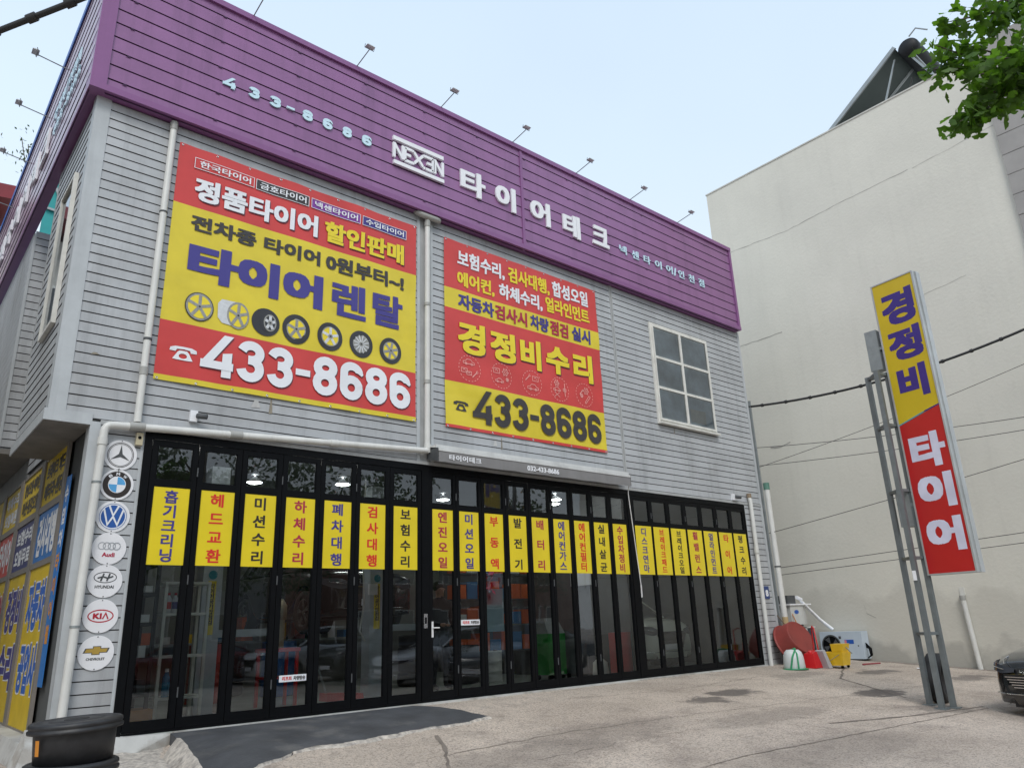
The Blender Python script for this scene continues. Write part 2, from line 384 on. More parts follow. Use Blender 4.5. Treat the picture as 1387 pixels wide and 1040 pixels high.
# road behind the photographer, seen in the glass
mb = MB(); mb.box(-150, 160, -31, -17, -.60, -.445); road = tag(mb.build('road', mat('asphalt', (.05, .05, .052), .85, var=.2, bump=.4)), kind='structure')
mb = MB(); [mb.box(x, x+3, -24.1, -23.95, -.445, -.441) for x in range(-60, 80, 8)]; mb.build('lane_line', mat('road_paint', (.7, .7, .66), .6), road)
# dark ramp mat in front of the first doors
rm = random.Random(9)
base = [(3.02, -.12), (6.22, -.12), (6.46, -1.52), (5.9, -1.66), (5.2, -1.68), (4.5, -1.84), (3.9, -1.80), (3.35, -2.12), (2.74, -2.28), (2.82, -1.6), (2.95, -.8)]
out = []
for i in range(len(base)):
    a, b = base[i], base[(i+1) % len(base)]; k = max(1, int(math.hypot(b[0]-a[0], b[1]-a[1])/.07)); rough = .004 if a[1] > -.2 and b[1] > -.2 else .022
    for q in range(k): t_ = q/k; out.append((a[0]+(b[0]-a[0])*t_+rm.uniform(-rough, rough), a[1]+(b[1]-a[1])*t_+rm.uniform(-rough, rough)))
def rz_(x, y):
    f = min(1, max(0, (-.12-y)/1.2)); return (-.012)*(1-f)+(gz(x, y)+.022)*f+.02*math.sin(f*PI)
RMP = mat('ramp_rubber', (.060, .063, .070), .75, var=.3, vs=2.2, col2=(.125, .122, .118), c2=(.53, .70), bump=.6, bs=35)
low = [(2.74, -2.28), (3.35, -2.12), (3.9, -1.80), (4.5, -1.84), (5.2, -1.68), (5.9, -1.66), (6.46, -1.52)]
def lowy(x):
    for (a, b), (c, d) in zip(low[:-1], low[1:]):
        if x <= c: return b+(d-b)*(x-a)/(c-a)
    return low[-1][1]
wob = lambda u: .018*math.sin(u*7.1)+.014*math.sin(u*17.3+1)+.009*math.sin(u*41+2)+.006*math.sin(u*83)
NX, NT = 90, 16; vs = []
for q in range(NT+1):
    for i in range(NX+1):
        f = q/NT; u = i/NX; xt = 3.02+3.2*u; xb = 2.74+3.72*u; yb = lowy(xb)+wob(xb); x = xt+(xb-xt)*f+(wob(f*3+u) if i in (0, NX) else 0)*f; y = -.12+(yb+.12)*f
        z = -.012*(1-f)+(gz(x, y)+.020)*f+.012*math.sin(f*PI); z = max(z, gz(x, y)+.016) if f > .02 else -.012
        vs.append((x, y, z))
fs = [(q*(NX+1)+i, (q+1)*(NX+1)+i, (q+1)*(NX+1)+i+1, q*(NX+1)+i+1) for q in range(NT) for i in range(NX)]
rim = [NT*(NX+1)+i for i in range(NX+1)]; lf = [q*(NX+1) for q in range(NT+1)]; rt = [q*(NX+1)+NX for q in range(NT+1)]
mb = MB(); mb.add(vs, fs, True)
for ch_ in (rim, lf, rt):
    e_ = [vs[i] for i in ch_]; mb.add(e_+[(x, y, gz(x, y)-.03) for x, y, z in e_], [(i, i+1, i+1+len(e_), i+len(e_)) for i in range(len(e_)-1)])
tag(mb.build('entrance_ramp', RMP), 'low dark grey ramp sloping down from the folding doors onto the concrete', 'ramp')
DST = mat('pale_mortar', (.50, .455, .40), .9, var=.35, vs=16, bump=1., bs=45, col2=(.34, .31, .28), c2=(.48, .62))
mb = MB(); e2 = [vs[i] for i in lf[3:]]+[vs[i] for i in rim]; v2 = []
for k_, (x, y, z) in enumerate(e2):
    dx, dy = x-4.6, y+.6; d = math.hypot(dx, dy); u = k_*.06; w1 = max(.0, .02+.03*math.sin(u*2.3)+.02*math.sin(u*6.1+1)); w2 = max(.01, .05+.04*math.sin(u*1.7+2)+.025*math.sin(u*5.3)+.012*math.sin(u*13))*(1.6 if x < 3.6 else .8)
    xi, yi = x-dx/d*w1, y-dy/d*w1; xo, yo = x+dx/d*w2, y+dy/d*w2; v2 += [(xi, yi, z+.004 if w1 < .01 else z+.003), (x, y, z+.006), (xo, yo, gz(xo, yo)-.005)]
mb.add(v2, [(3*i+q, 3*i+q+1, 3*i+q+4, 3*i+q+3) for i in range(len(e2)-1) for q in (0, 1)], True); mb.build('mortar_edge', DST, ground)
mb = MB(); vs = []; n1_ = 40; n2_ = 40
bl = lambda x, y: .007*math.sin(x*9+y*4)+.005*math.sin(x*17-y*13)+.004*math.sin(y*31+x*23)+.003*math.sin(y*57-x*49)
for q in range(n2_+1):
    for i in range(n1_+1):
        u, f = i/n1_, q/n2_; x = 2.05+.95*u-.25*f+.03*math.sin(f*9)*(u-.5)*2; y = -.125-1.9*f-.06*math.sin(u*8)*f; ed = min(1, min(u, 1-u, 1-f)*5)
        vs.append((x, y, gz(x, y)+(.055*(1-f)+bl(x, y)+rm.uniform(-.004, .004))*ed-.012))
mb.add(vs, [(q*(n1_+1)+i, (q+1)*(n1_+1)+i, (q+1)*(n1_+1)+i+1, q*(n1_+1)+i+1) for q in range(n2_) for i in range(n1_)], True); mb.build('rough_mortar_patch', DST, ground)
mb = MB(); mb.box(3.06, 15.2, -.115, -.035, -.2, -.004); tag(mb.build('door_threshold', CON), kind='structure')
mb = MB(); mb.hexa([(1.40, -.45, -.6), (3.06, -.12, -.6), (3.06, -.0, -.6), (1.40, 0, -.6), (1.62, -.10, .02), (3.06, -.115, -.012), (3.06, .0, -.012), (1.62, 0, .16)])
mb.hexa([(1.40, 0, -.6), (1.90, 0, -.6), (1.90, 9, -.6), (1.40, 9, -.6), (1.62, 0.0, .02), (1.82, .0, .02), (1.82, 9, .02), (1.62, 9, .02)])
tag(mb.build('concrete_kerb', CON), kind='structure')

# ------------------------------------------------------------------ the shop
shop = thing('tyre_shop', 'two storey grey clapboard tyre shop with black folding glass doors along the street', 'building', (8.6, 5, 0))
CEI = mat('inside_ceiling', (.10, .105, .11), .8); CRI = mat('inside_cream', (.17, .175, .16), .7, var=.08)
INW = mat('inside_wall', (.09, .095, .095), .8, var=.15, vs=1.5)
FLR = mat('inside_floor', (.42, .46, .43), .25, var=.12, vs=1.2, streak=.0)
mb = MB()   # storeys: solid backing behind the boards
mb.box(1.42, 15.93, .02, 2.2, 3.46, 9.6); mb.box(1.87, 15.93, 2.2, 4.2, 3.46, 7.6); mb.box(1.42, 15.93, 4.2, 10, 3.9, 7.65); mb.box(1.87, 15.93, 4.2, 10, 3.46, 3.9)
mb.build('upper_storey', TRD, shop)
mb = MB(); mb.box(1.87, 2.43, .02, .2, -.2, 3.44); mb.box(1.87, 2.0, .2, 10, -.2, 3.44); mb.box(15.18, 15.93, .02, .2, -.2, 3.44); mb.box(15.75, 15.93, .2, 10, -.2, 3.44); mb.box(2.0, 15.75, 9.8, 10, -.2, 3.44)
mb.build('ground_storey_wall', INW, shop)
mb = MB(); mb.box(11.19, 11.27, .15, 6.5, 0, 3.44); mb.build('partition_wall', mat('grey_block', (.12, .125, .13), .8, var=.15, vs=4), shop)
mb = MB(); mb.box(2.0, 15.75, -.03, 9.8, -.15, -.002); mb.build('floor_slab', FLR, shop)
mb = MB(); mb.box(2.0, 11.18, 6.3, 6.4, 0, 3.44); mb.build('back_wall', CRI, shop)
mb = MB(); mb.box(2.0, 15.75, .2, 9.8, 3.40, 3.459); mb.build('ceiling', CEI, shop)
# boards
GRV = mat('joint_shade', (.07, .07, .07), .9, var=.3, vs=3); GRP = mat('purple_joint_shade', (.045, .015, .055), .8)  # dark colours painted for the shade under board butts and in the seam gap
BM = {}
def board_mesh(L, h=.130, m=None, key='b'):
    k = (round(L, 3), h, key)
    if k in BM: return BM[k]
    me = bpy.data.meshes.new('siding_board')
    # clapboard section: thin at the top, thick and proud at the bottom, dark gap under the butt
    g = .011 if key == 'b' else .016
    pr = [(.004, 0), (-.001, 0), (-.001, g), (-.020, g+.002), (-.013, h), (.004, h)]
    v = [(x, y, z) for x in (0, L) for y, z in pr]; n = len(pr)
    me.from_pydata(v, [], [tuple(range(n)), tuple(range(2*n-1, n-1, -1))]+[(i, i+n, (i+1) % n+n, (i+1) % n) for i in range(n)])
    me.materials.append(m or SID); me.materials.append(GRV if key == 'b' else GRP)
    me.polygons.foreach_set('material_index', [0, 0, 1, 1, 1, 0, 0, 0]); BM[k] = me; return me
def board(parent, L, x, y, z, rz=0., h=.130, m=None, key='b', name='siding_board'):
    o = bpy.data.objects.new(name, board_mesh(L, h, m, key)); COL.objects.link(o); o.parent = parent
    o.location = Vector((x, y, z))-WL[parent.name]; o.rotation_euler = (0, 0, rz); WL[o.name] = Vector((x, y, z)); return o
rr = random.Random(5)
j = lambda: rr.uniform(-.0015, .0015)
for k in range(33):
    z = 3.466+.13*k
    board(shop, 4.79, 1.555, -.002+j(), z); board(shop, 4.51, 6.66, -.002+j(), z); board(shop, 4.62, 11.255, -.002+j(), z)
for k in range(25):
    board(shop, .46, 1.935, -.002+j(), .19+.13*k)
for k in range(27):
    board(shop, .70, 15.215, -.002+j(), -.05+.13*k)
# side faces: boards run along y and face -x
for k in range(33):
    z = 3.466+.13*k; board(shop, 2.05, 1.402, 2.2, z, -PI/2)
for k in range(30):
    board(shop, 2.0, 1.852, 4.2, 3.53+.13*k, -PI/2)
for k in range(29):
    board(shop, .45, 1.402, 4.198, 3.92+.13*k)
mb = MB()
for k in range(29): mb.box(1.385, 1.405, 4.25, 10, 3.92+.13*k, 4.04+.13*k)
tag(mb.build('far_side_boards', SID, shop), kind='stuff')
# stains and patches on the boards
for (x, z, w_, h_, m_) in ((3.95, 3.85, .05, .22, 'rust'), (3.70, 3.90, .13, .11, 'fill'), (8.05, 3.84, .035, .20, 'rust'), (7.88, 3.88, .09, .10, 'fill'), (1.72, 4.25, .10, .03, 'rust'), (12.9, 4.76, .03, .14, 'rust'), (13.0, 3.78, .22, .02, 'fill')):
    mb = MB(); mb.poly(frame((x, -.0245, z), (1, 0, 0), (0, 0, 1), (0, -1, 0)), [(0, 0), (w_, .01), (w_*.72, h_), (w_*.35, h_*1.03)], 0, .0015)
    mb.build('rust_streak' if m_ == 'rust' else 'filler_patch', mat('rust_stain', (.27, .24, .19), .9, var=.3, vs=14) if m_ == 'rust' else mat('pale_filler', (.50, .50, .49), .9, var=.15, vs=9), shop)
# corner and joint trims
def trim(x0, x1, y0, y1, z0, z1, m=TRM, name='corner_trim'):
    mb = MB(); mb.box(x0, x1, y0, y1, z0, z1); return mb.build(name, m, shop)
trim(1.40-.02, 1.556, -.028, .0, 3.53, 7.79); trim(1.378, 1.40, -.026, .15, 3.53, 7.79)
trim(1.84, 1.935, -.03, .0, .16, 3.44); trim(1.825, 1.85, -.028, .16, .04, 3.44)
trim(6.345, 6.40, -.03, 0, 3.47, 7.78); trim(6.61, 6.66, -.03, 0, 3.47, 7.78); trim(6.40, 6.61, -.012, 0, 3.47, 7.78, TRD, 'recess_panel')
trim(11.165, 11.200, -.028, 0, 3.47, 7.78, TRD); trim(11.200, 11.216, -.012, 0, 3.47, 7.78, GRV, 'joint_gap_shade'); trim(11.216, 11.255, -.024, 0, 3.47, 7.78, TRD)
trim(15.875, 15.95, -.03, .0, -.05, 7.78); trim(2.395, 2.43, -.025, 0, -.0, 3.44); trim(15.18, 15.215, -.025, 0, -.0, 3.44)
trim(1.38, 1.403, 2.12, 2.2, 3.5, 7.75, TRD); trim(1.38, 1.42, 4.17, 4.25, 3.9, 7.6, TRM)
mb = MB(); mb.box(1.93, 15.9, -.034, .02, 3.415, 3.468); mb.build('head_flashing', TRD, shop)
SOF = mat('soffit_board', (.20, .19, .175), .8, var=.2, vs=3, streak=.1)
mb = MB(); mb.box(1.345, 1.84, -.03, 2.25, 3.395, 3.53); mb.build('soffit_trim', TRM, shop)
mb = MB(); mb.box(1.36, 1.845, .0, 2.2, 3.385, 3.394); mb.build('soffit', SOF, shop)
mb = MB(); mb.box(1.38, 1.86, 4.17, 9.9, 3.82, 3.9); mb.build('soffit', SOF, shop)
# purple sign band
fas = thing('sign_band', 'purple metal sign band with raised white and pale blue letters around the shop top', 'sign', (8.5, 0, 7.78))
def fboard(L, x, y, z, rz=0.):
    return board(fas, L, x, y, z, rz, .2275, PUR, 'f', 'band_board')
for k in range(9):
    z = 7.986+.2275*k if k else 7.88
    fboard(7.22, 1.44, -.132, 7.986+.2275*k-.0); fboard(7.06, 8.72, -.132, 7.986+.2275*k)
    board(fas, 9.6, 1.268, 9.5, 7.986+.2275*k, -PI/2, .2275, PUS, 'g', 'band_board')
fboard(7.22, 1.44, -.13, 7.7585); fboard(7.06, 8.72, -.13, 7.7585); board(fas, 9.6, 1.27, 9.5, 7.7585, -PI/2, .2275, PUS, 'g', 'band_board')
def ftrim(*a, n='band_trim'):
    mb = MB(); mb.box(*a); return mb.build(n, PUD, fas)
ftrim(1.25, 15.86, -.19, -.0, 7.775, 7.865); ftrim(1.25, 15.86, -.19, .04, 9.965, 10.06); ftrim(1.25, 1.30, -.0, 9.5, 7.775, 7.865); ftrim(1.24, 1.30, .04, 9.5, 9.965, 10.06)
ftrim(1.28, 1.442, -.178, -.13, 7.865, 9.965); ftrim(1.252, 1.28, -.176, .12, 7.865, 9.965)
ftrim(15.78, 15.858, -.18, -.0, 7.865, 9.965); ftrim(8.66, 8.72, -.168, -.13, 7.865, 9.965)
mb = MB(); mb.box(1.28, 15.84, -.129, -.05, 7.8, 10.0); mb.box(1.27, 1.42, -.05, 9.5, 7.8, 10.0); mb.build('band_backing', PUD, fas)
mb = MB(); mb.box(1.225, 1.24, .04, 9.5, 9.93, 10.07); mb.build('blue_edge_strip', mat('blue_edge', (.03, .12, .42), .5), fas)
# little rain notches on the board butts
mb = MB()
for k in range(9):
    z = 7.986+.2275*k
    for i in range(12):
        x = 1.62+(1.19 if k % 2 else 1.19)*i+(.0 if k % 2 == 0 else .6)
        if x < 15.6 and k % 2 == 0: mb.hexa([(x, -.158, z-.008), (x+.06, -.158, z-.008), (x+.06, -.15, z-.008), (x, -.15, z-.008), (x+.02, -.161, z+.006), (x+.045, -.161, z+.006), (x+.045, -.15, z+.006), (x+.02, -.15, z+.006)])
tag(mb.build('drain_clip', mat('dark_purple', (.05, .02, .07), .5), fas), kind='stuff')
FB = frame((0, -.150, 0), (1, 0, 0), (0, 0, 1), (0, -1, 0))
def raised(ch, u0, u1, v0, v1, m, dep=.045, bold=.035, F=FB, name='letter', em=False):
    mb = MB(); text(mb, F, ch, u0, u1, v0, v1, .004, bold, dep, em=em); return mb.build(name, m, fas)
for ch, a, b in (('4', 2.88, 3.085), ('3', 3.26, 3.445), ('3', 3.585, 3.78), ('8', 4.12, 4.305), ('6', 4.464, 4.645), ('8', 4.81, 4.99), ('6', 5.165, 5.355)):
    mb = MB(); [digit(mb, FB, ch, a+.01, b-.01, 8.60, 8.785, .052, .004+.007*q) for q in range(4)]; mb.build('letter', LBL, fas)
mb = MB(); mb.fbox(FB, 3.865, 3.99, 8.67, 8.705, .004, .034); mb.build('letter', LBL, fas)
for ch, a, b in (('타', 7.175, 7.745), ('이', 7.995, 8.49), ('어', 8.877, 9.397), ('테', 9.754, 10.243)):
    raised(ch, a, b, 8.46, 8.975, WHT, .035, .04)
raised('크', 10.613, 11.115, 8.53, 8.98, WHT, .035, .04)
for ch, c in zip('넥센타이어', (11.58, 11.985, 12.385, 12.78, 13.18)): raised(ch, c-.115, c+.115, 8.575, 8.775, LBL, .018, .014)
raised('/', 13.34, 13.42, 8.56, 8.77, LBL, .025, .03)
for ch, c in zip('인천점', (13.62, 14.01, 14.40)): raised(ch, c-.11, c+.11, 8.575, 8.775, LBL, .018, .014)
# five letter emblem between two bars
def stroke3(mb, F, pts, w, n0, n1):
    for a, b in zip(pts[:-1], pts[1:]):
        mb.beam(F(*a, (n0+n1)/2), F(*b, (n0+n1)/2), w, n1-n0, F(0, 0, 1)-F(0, 0, 0))
mb = MB(); mb.fbox(FB, 5.75, 6.79, 8.93, 9.005, .004, .05); mb.build('emblem_bar', WHT, fas)
mb = MB(); mb.fbox(FB, 5.765, 6.80, 8.465, 8.535, .004, .05); mb.build('emblem_bar', WHT, fas)
w = .052; T, B, Mi = 8.868, 8.602, 8.735
for nm, pl in (('N', [[(5.775, B-.01), (5.775, T+.01)], [(5.775, T-.005), (5.95, B+.005)], [(5.95, B), (5.95, T+.01)]]),
               ('E', [[(6.13, T-.01), (5.99, T-.01), (5.99, B+.01), (6.13, B+.01)], [(5.99, Mi), (6.11, Mi)]]),
               ('X', [[(6.13, T-.01), (6.17, T-.02), (6.36, B+.02), (6.40, B+.01)], [(6.13, B+.01), (6.17, B+.02), (6.36, T-.02), (6.42, T-.01)]]),
               ('E', [[(6.42, T-.01), (6.57, T-.01), (6.57, B+.01), (6.42, B+.01)], [(6.44, Mi), (6.57, Mi)]]),
               ('N', [[(6.61, B-.01), (6.61, T+.01)], [(6.61, T-.005), (6.775, B+.005)], [(6.775, B-.01), (6.775, T+.01)]])):
    mb = MB()
    for i, q in enumerate(pl): stroke3(mb, FB, q, w, .004, .044+.001*i)
    mb.build('letter', WHT, fas)
# letters on the side return of the band (read along -y)
FS = frame((1.249, 0, 0), (0, -1, 0), (0, 0, 1), (-1, 0, 0))
for ch, y in zip('넥센타이어테크', (8.9, 8.0, 7.1, 6.2, 5.3, 4.4, 3.5)): raised(ch, -y, -y+.6, 8.45, 8.98, WHT, .035, .03, FS)
for i, ch in enumerate('타이어/인천점'): raised(ch, -2.75+i*.27, -2.55+i*.27, 8.92, 9.14, LBL, .02, .025, FS)
for i, ch in enumerate('433-8686'): raised(ch, -2.6+i*.24, -2.44+i*.24, 8.55 if ch != '-' else 8.64, 8.75 if ch != '-' else 8.68, LBL, .02, .025, FS)
# floodlights over the band
def floodlight(F, name_label):
    t = thing('sign_floodlight', name_label, 'floodlight', F(0, 0, 0), 'floodlights leaning out over the purple sign band')
    mb = MB(); mb.tube([F(0, .01, -.05), F(0, .02, .05), F(0, .07, .43)], .009, 6); mb.build('arm', STL, t)
    mb = MB(); mb.tube([F(-.085, .135, .455), F(-.085, .08, .435), F(.085, .08, .435), F(.085, .135, .455)], .006, 6); mb.build('bracket', STL, t)
    h = MB(); h.hexa([F(*p) for p in ((-.065, .108, .42), (.065, .108, .42), (.065, .108, .50), (-.065, .108, .50), (-.05, .135, .43), (.05, .135, .43), (.05, .135, .49), (-.05, .135, .49))])
    h.fbox(F, -.072, .072, .10, .110, .412, .508); h.fbox(F, -.015, .015, .135, .15, .445, .475); hd = h.build('lamp_head', mat('lamp_housing', (.55, .57, .57), .4, .2), t)
    g = MB(); g.fbox(F, -.06, .06, .094, .099, .42, .50)
    g.build('lens', mat('lamp_lens', (.62, .65, .66), .15), hd)
    return t
ords = ['leftmost', 'second from the left', 'third from the left', 'middle', 'fifth from the left', 'next to last', 'rightmost']
for i, x in enumerate((3.249, 5.03, 6.757, 8.478, 10.247, 11.97, 13.68)):
    F = frame((x, -.15, 10.04), (1, 0, 0), (0, 0, 1), (0, -1, 0)); lab = ['floodlight above the pale blue phone number, only its arm visible at the top edge', 'small floodlight on a thin arm above the last digits of the phone number', 'small floodlight on a thin arm above the emblem between two bars', 'small floodlight on a thin arm just left of the vertical joint in the purple band', 'small floodlight on a thin arm above the fourth big white letter', 'small floodlight on a thin arm, second from the right end of the purple band', 'small floodlight on a thin arm nearest the right end of the purple band'][i]
    floodlight(F, lab)
for i, y in enumerate((2.23, 3.72, 5.41, 7.38)):
    F = frame((1.25, y, 9.62), (0, -1, 0), (0, 0, 1), (-1, 0, 0)); floodlight(F, ['floodlight on a long arm off the side of the band, nearest the thick black cable', 'square headed side floodlight, the second one below the black cable', 'floodlight off the side of the band cut by the left edge of the picture', 'lowest side floodlight, only its arm in view beside the red roof'][i])

# ------------------------------------------------------------------ folding doors
G1 = [2.805+.5575*i for i in range(7)]; G2 = [6.824+.5101*i for i in range(9)]; G3 = [11.578+.5472*i for i in range(7)]
def outer(x0, x1):
    mb = MB(); mb.box(x0, x1, -.038, .06, 0, 3.40); return mb.build('door_jamb', BLK, shop)
outer(2.43, 2.522); outer(6.435, 6.566); outer(11.163, 11.30); outer(15.136, 15.18)
for a, b in ((2.522, 6.435), (6.566, 11.163), (11.30, 15.136)):
    mb = MB(); mb.box(a, b, -.037, .06, 3.315, 3.40); mb.build('door_head', BLK, shop)
    mb = MB(); mb.box(a, b, -.034, .06, 0, .022); mb.build('door_track', BLK, shop)
def fdoor(cx, pitch, st):
    w = pitch/2-.004; a, b = cx-w, cx+w; mb = MB()
    mb.box(a, a+st, -.03, .018, .026, 3.31); mb.box(b-st, b, -.03, .018, .026, 3.31)
    for z0, z1 in ((.026, .135), (2.745, 2.835), (3.235, 3.31)): mb.box(a+st, b-st, -.028, .016, z0, z1)
    # glazing beads
    for z0, z1 in ((.135, 2.745), (2.835, 3.235)):
        mb.box(a+st, a+st+.012, -.018, .006, z0, z1); mb.box(b-st-.012, b-st, -.018, .006, z0, z1)
    d = mb.build('folding_door', BLK, shop)
    for z0, z1 in ((.135, 2.745), (2.835, 3.235)):
        tl = rr.uniform(-.0015, .0015); g = MB()
        g.hexa([(a+st, -.008+tl, z0), (b-st, -.008-tl, z0), (b-st, -.004-tl, z0), (a+st, -.004+tl, z0), (a+st, -.008, z1), (b-st, -.008, z1), (b-st, -.004, z1), (a+st, -.004, z1)])
        g2 = MB(); g2.add([(a+st, -.006+tl, z0), (b-st, -.006-tl, z0), (b-st, -.006, z1), (a+st, -.006, z1)], [(0, 1, 2, 3)]); g2.build('pane', GLS, d)
    return d
doors = [fdoor(c, .5575, .064) for c in G1]+[fdoor(c, .5101, .055) for c in G2]+[fdoor(c, .5472, .052) for c in G3]
hg = MB()
for G, pt in ((G1, .5575), (G2, .5101), (G3, .5472)):
    for i, c in enumerate(G[:-1]):
        if i % 2 == 0:
            for z in (.35, 1.6, 2.9): hg.tube([(c+pt/2, -.036, z), (c+pt/2, -.036, z+.11)], .009, 6)
tag(hg.build('door_hinge', DGR, shop), kind='stuff')
mb = MB(); mb.box(6.603, 6.630, -.045, -.03, .87, 1.09); mb.tube([(6.617, -.045, 1.0), (6.617, -.08, 1.0), (6.71, -.083, 1.0)], .009, 8)
mb.build('handle', mat('white_handle', (.75, .75, .75), .3), doors[7])
mb = MB(); mb.box(6.46, 6.52, -.052, -.038, 1.0, 1.20); mb.mi = 1; mb.box(6.475, 6.505, -.055, -.052, 1.06, 1.15); mb.build('strike_plate', [CHR, BLK], shop)
# yellow strips with vertical writing: things stuck on the glass
WORDS = [('흡기크리닝', NAV, 'navy'), ('헤드교환', RED, 'red'), ('미션수리', BPR, 'black'), ('하체수리', CRM, 'crimson'), ('폐차대행', NAV, 'navy'), ('검사대행', RED, 'red'), ('보험수리', BPR, 'black'),
         ('엔진오일', CRM, 'crimson'), ('미션오일', NAV, 'navy'), ('부동액', RED, 'red'), ('발전기', BPR, 'black'), ('배터리', CRM, 'crimson'), ('에어컨가스', NAV, 'navy'), ('에어컨필터', RED, 'red'), ('실내살균', BPR, 'black'), ('수입차정비', CRM, 'crimson'),
         ('디스크연마', NAV, 'navy'), ('브레이크패드', RED, 'red'), ('브레이크오일', BPR, 'black'), ('휠밸런스', CRM, 'crimson'), ('얼라인먼트', NAV, 'navy'), ('타이어', RED, 'red'), ('펑크수리', BPR, 'black')]
O_ = ['first', 'second', 'third', 'fourth', 'fifth', 'sixth', 'seventh', 'eighth', 'ninth', 'tenth', 'eleventh', 'twelfth', 'thirteenth', 'fourteenth']
ORD = ['leftmost of the whole row']+[O_[i]+' from the left end' for i in range(1, 6)]+['just left of the door handle', 'directly above the door handle']+['%s to the right of the handle' % O_[i] for i in range(0, 7)]+['last before the thin white rod', 'just right of the thin white rod']+['%s from the right end' % O_[i] for i in (5, 4, 3, 2, 1)]+['rightmost of the whole row']
for i, (wd, m, cn_) in enumerate(WORDS):
    c = (G1+G2+G3)[i]; hw = .213 if i < 7 else (.200 if i < 16 else .238); y = -.019 if i < 16 else -.033
    z0, z1 = 1.822, 2.740
    t = thing('door_strip_sign', 'yellow door strip with %s vertical writing %s, %s' % (cn_, wd, ORD[i]), 'sign', (c, y, z0), 'yellow strips across the folding glass doors')
    mb = MB(); mb.box(c-hw, c+hw, y-.002, y, z0, z1); mb.build('film', YEL, t)
    F = frame((0, y-.004, 0), (1, 0, 0), (0, 0, 1), (0, -1, 0)); mb = MB(); k = len(wd)
    H = z1-z0-.07; ph = H/k; gw = {3: .185, 4: .180, 5: .165, 6: .15}[k]
    gh = min(ph*.98, .175 if k < 5 else ph*1.0)
    if k == 3: tops = [z1-.035-gh/2, (z0+z1)/2, z0+.035+gh/2]
    else: tops = [z1-.03-gh/2-(H+.01-gh)*q/(k-1) for q in range(k)]
    for ch, zc in zip(wd, tops): mb = MB(); text(mb, F, ch, c-gw/2, c+gw/2, zc-gh/2, zc+gh/2, 0, .026, em=True); mb.build('letter', m, t)

# ------------------------------------------------------------------ banners
def banner(name, label, x0, x1, rows, seed):
    """rows: (z0, z1, material) from the bottom up; cloth with shallow creases"""
    t = thing(name, label, 'banner', ((x0+x1)/2, -.03, rows[0][0])); rnd = random.Random(seed)
    wv = [(rnd.uniform(.5, 4.), rnd.uniform(.5, 4.), rnd.uniform(0, 6), rnd.uniform(.0012, .0032)) for _ in range(8)]
    cz = [(rnd.uniform(rows[0][0], rows[-1][1]), rnd.uniform(-.03, .03)) for _ in range(4)]
    def n(x, z):
        v = .044+sum(a*math.sin(p*x*2+q*z*2+f) for p, q, f, a in wv)
        for c, s in cz: v += .004*math.exp(-((z-c-s*(x-x0))/.03)**2)
        # puckers towards the eyelets
        v += .004*math.sin(x*11)*math.exp(-(rows[-1][1]-z)/.15)+.005*math.sin(x*9)*math.exp(-(z-rows[0][0])/.25)
        return max(v, .030)
    nx = 110; mb = MB(); mats = []
    for z0, z1, m in rows:
        if m not in mats: mats.append(m)
        mb.mi = mats.index(m); nz = max(1, int((z1-z0)/.06))
        vs = [(x0+(x1-x0)*i/nx, -n(x0+(x1-x0)*i/nx, z0+(z1-z0)*q/nz), z0+(z1-z0)*q/nz) for q in range(nz+1) for i in range(nx+1)]
        mb.add(vs, [(q*(nx+1)+i, q*(nx+1)+i+1, (q+1)*(nx+1)+i+1, (q+1)*(nx+1)+i) for q in range(nz) for i in range(nx)], True)
    mb.build('cloth', mats, t)
    mb = MB(); za, zb = rows[0][0], rows[-1][1]
    for i in range(9):
        x = x0+.04+(x1-x0-.08)*i/8
        for z in (za+.02, zb-.03): mb.lathe([(.016, -.003), (.016, .003), (.009, .003), (.009, -.003)], (x, -n(x, z)-.004, z), (0, -1, 0), 8)
    tag(mb.build('eyelet', CHR, t), kind='stuff')
    return t, n
class Wrap:
    """a print frame that follows the cloth"""
    def __init__(s, n): s.n = n
    def __call__(s, u, v, d=0.): return Vector((u, -s.n(u, v)-.009-2.5*d, v))
b1, n1 = banner('tyre_rental_banner', 'large red and yellow banner showing seven tyres and wheels, left of the white downpipe', 2.44, 6.31,
                [(4.072, 4.145, YBN), (4.145, 4.875, RBN), (4.875, 6.588, YBN), (6.588, 7.51, RBN)], 3)
P1_ = Wrap(n1)
def prt(parent, name, m, fn):
    mb = MB(); fn(mb); return mb.build(name, m, parent)
def tx(parent, F, s, a, b, c, d, m, bold=.045, n=0., sp=1.0, shadow=None, off=.014):
    if shadow is not None:
        mb = MB(); text(mb, F, s, a+off, b+off, c-off, d-off, n, bold, sp=sp); mb.build('lettering_shadow', shadow, parent); n += .002
    mb = MB(); text(mb, F, s, a, b, c, d, n, bold, sp=sp); return mb.build('lettering', m, parent)
PUP = mat('purple_print', (.22, .05, .33), .45); GRB = mat('shadow_print', (.12, .03, .05), .5); YSH = mat('ochre_print', (.42, .32, .03), .5)
for (a, b, c, d, m, s, ta, tb) in ((2.66, 3.50, 7.185, 7.345, RBN, '한국타이어', 2.725, 3.45), (3.535, 4.355, 7.18, 7.345, DRK, '금호타이어', 3.59, 4.31), (4.402, 5.236, 7.185, 7.345, PUP, '넥센타이어', 4.455, 5.19), (5.282, 6.106, 7.184, 7.340, NAV, '수입타이어', 5.335, 6.06)):
    mb = MB(); mb.patch(P1_, a, b, c, d, .0); mb.mi = 1; mb.stroke(P1_, [(a+(b-a)*q/16, c) for q in range(17)]+[(b-(b-a)*q/16, d) for q in range(17)], .008, .003, True); mb.build('badge', [m, WPR], b1)
    tx(b1, P1_, s, ta, tb, c+.027, d-.027, WPR, .022, .004)
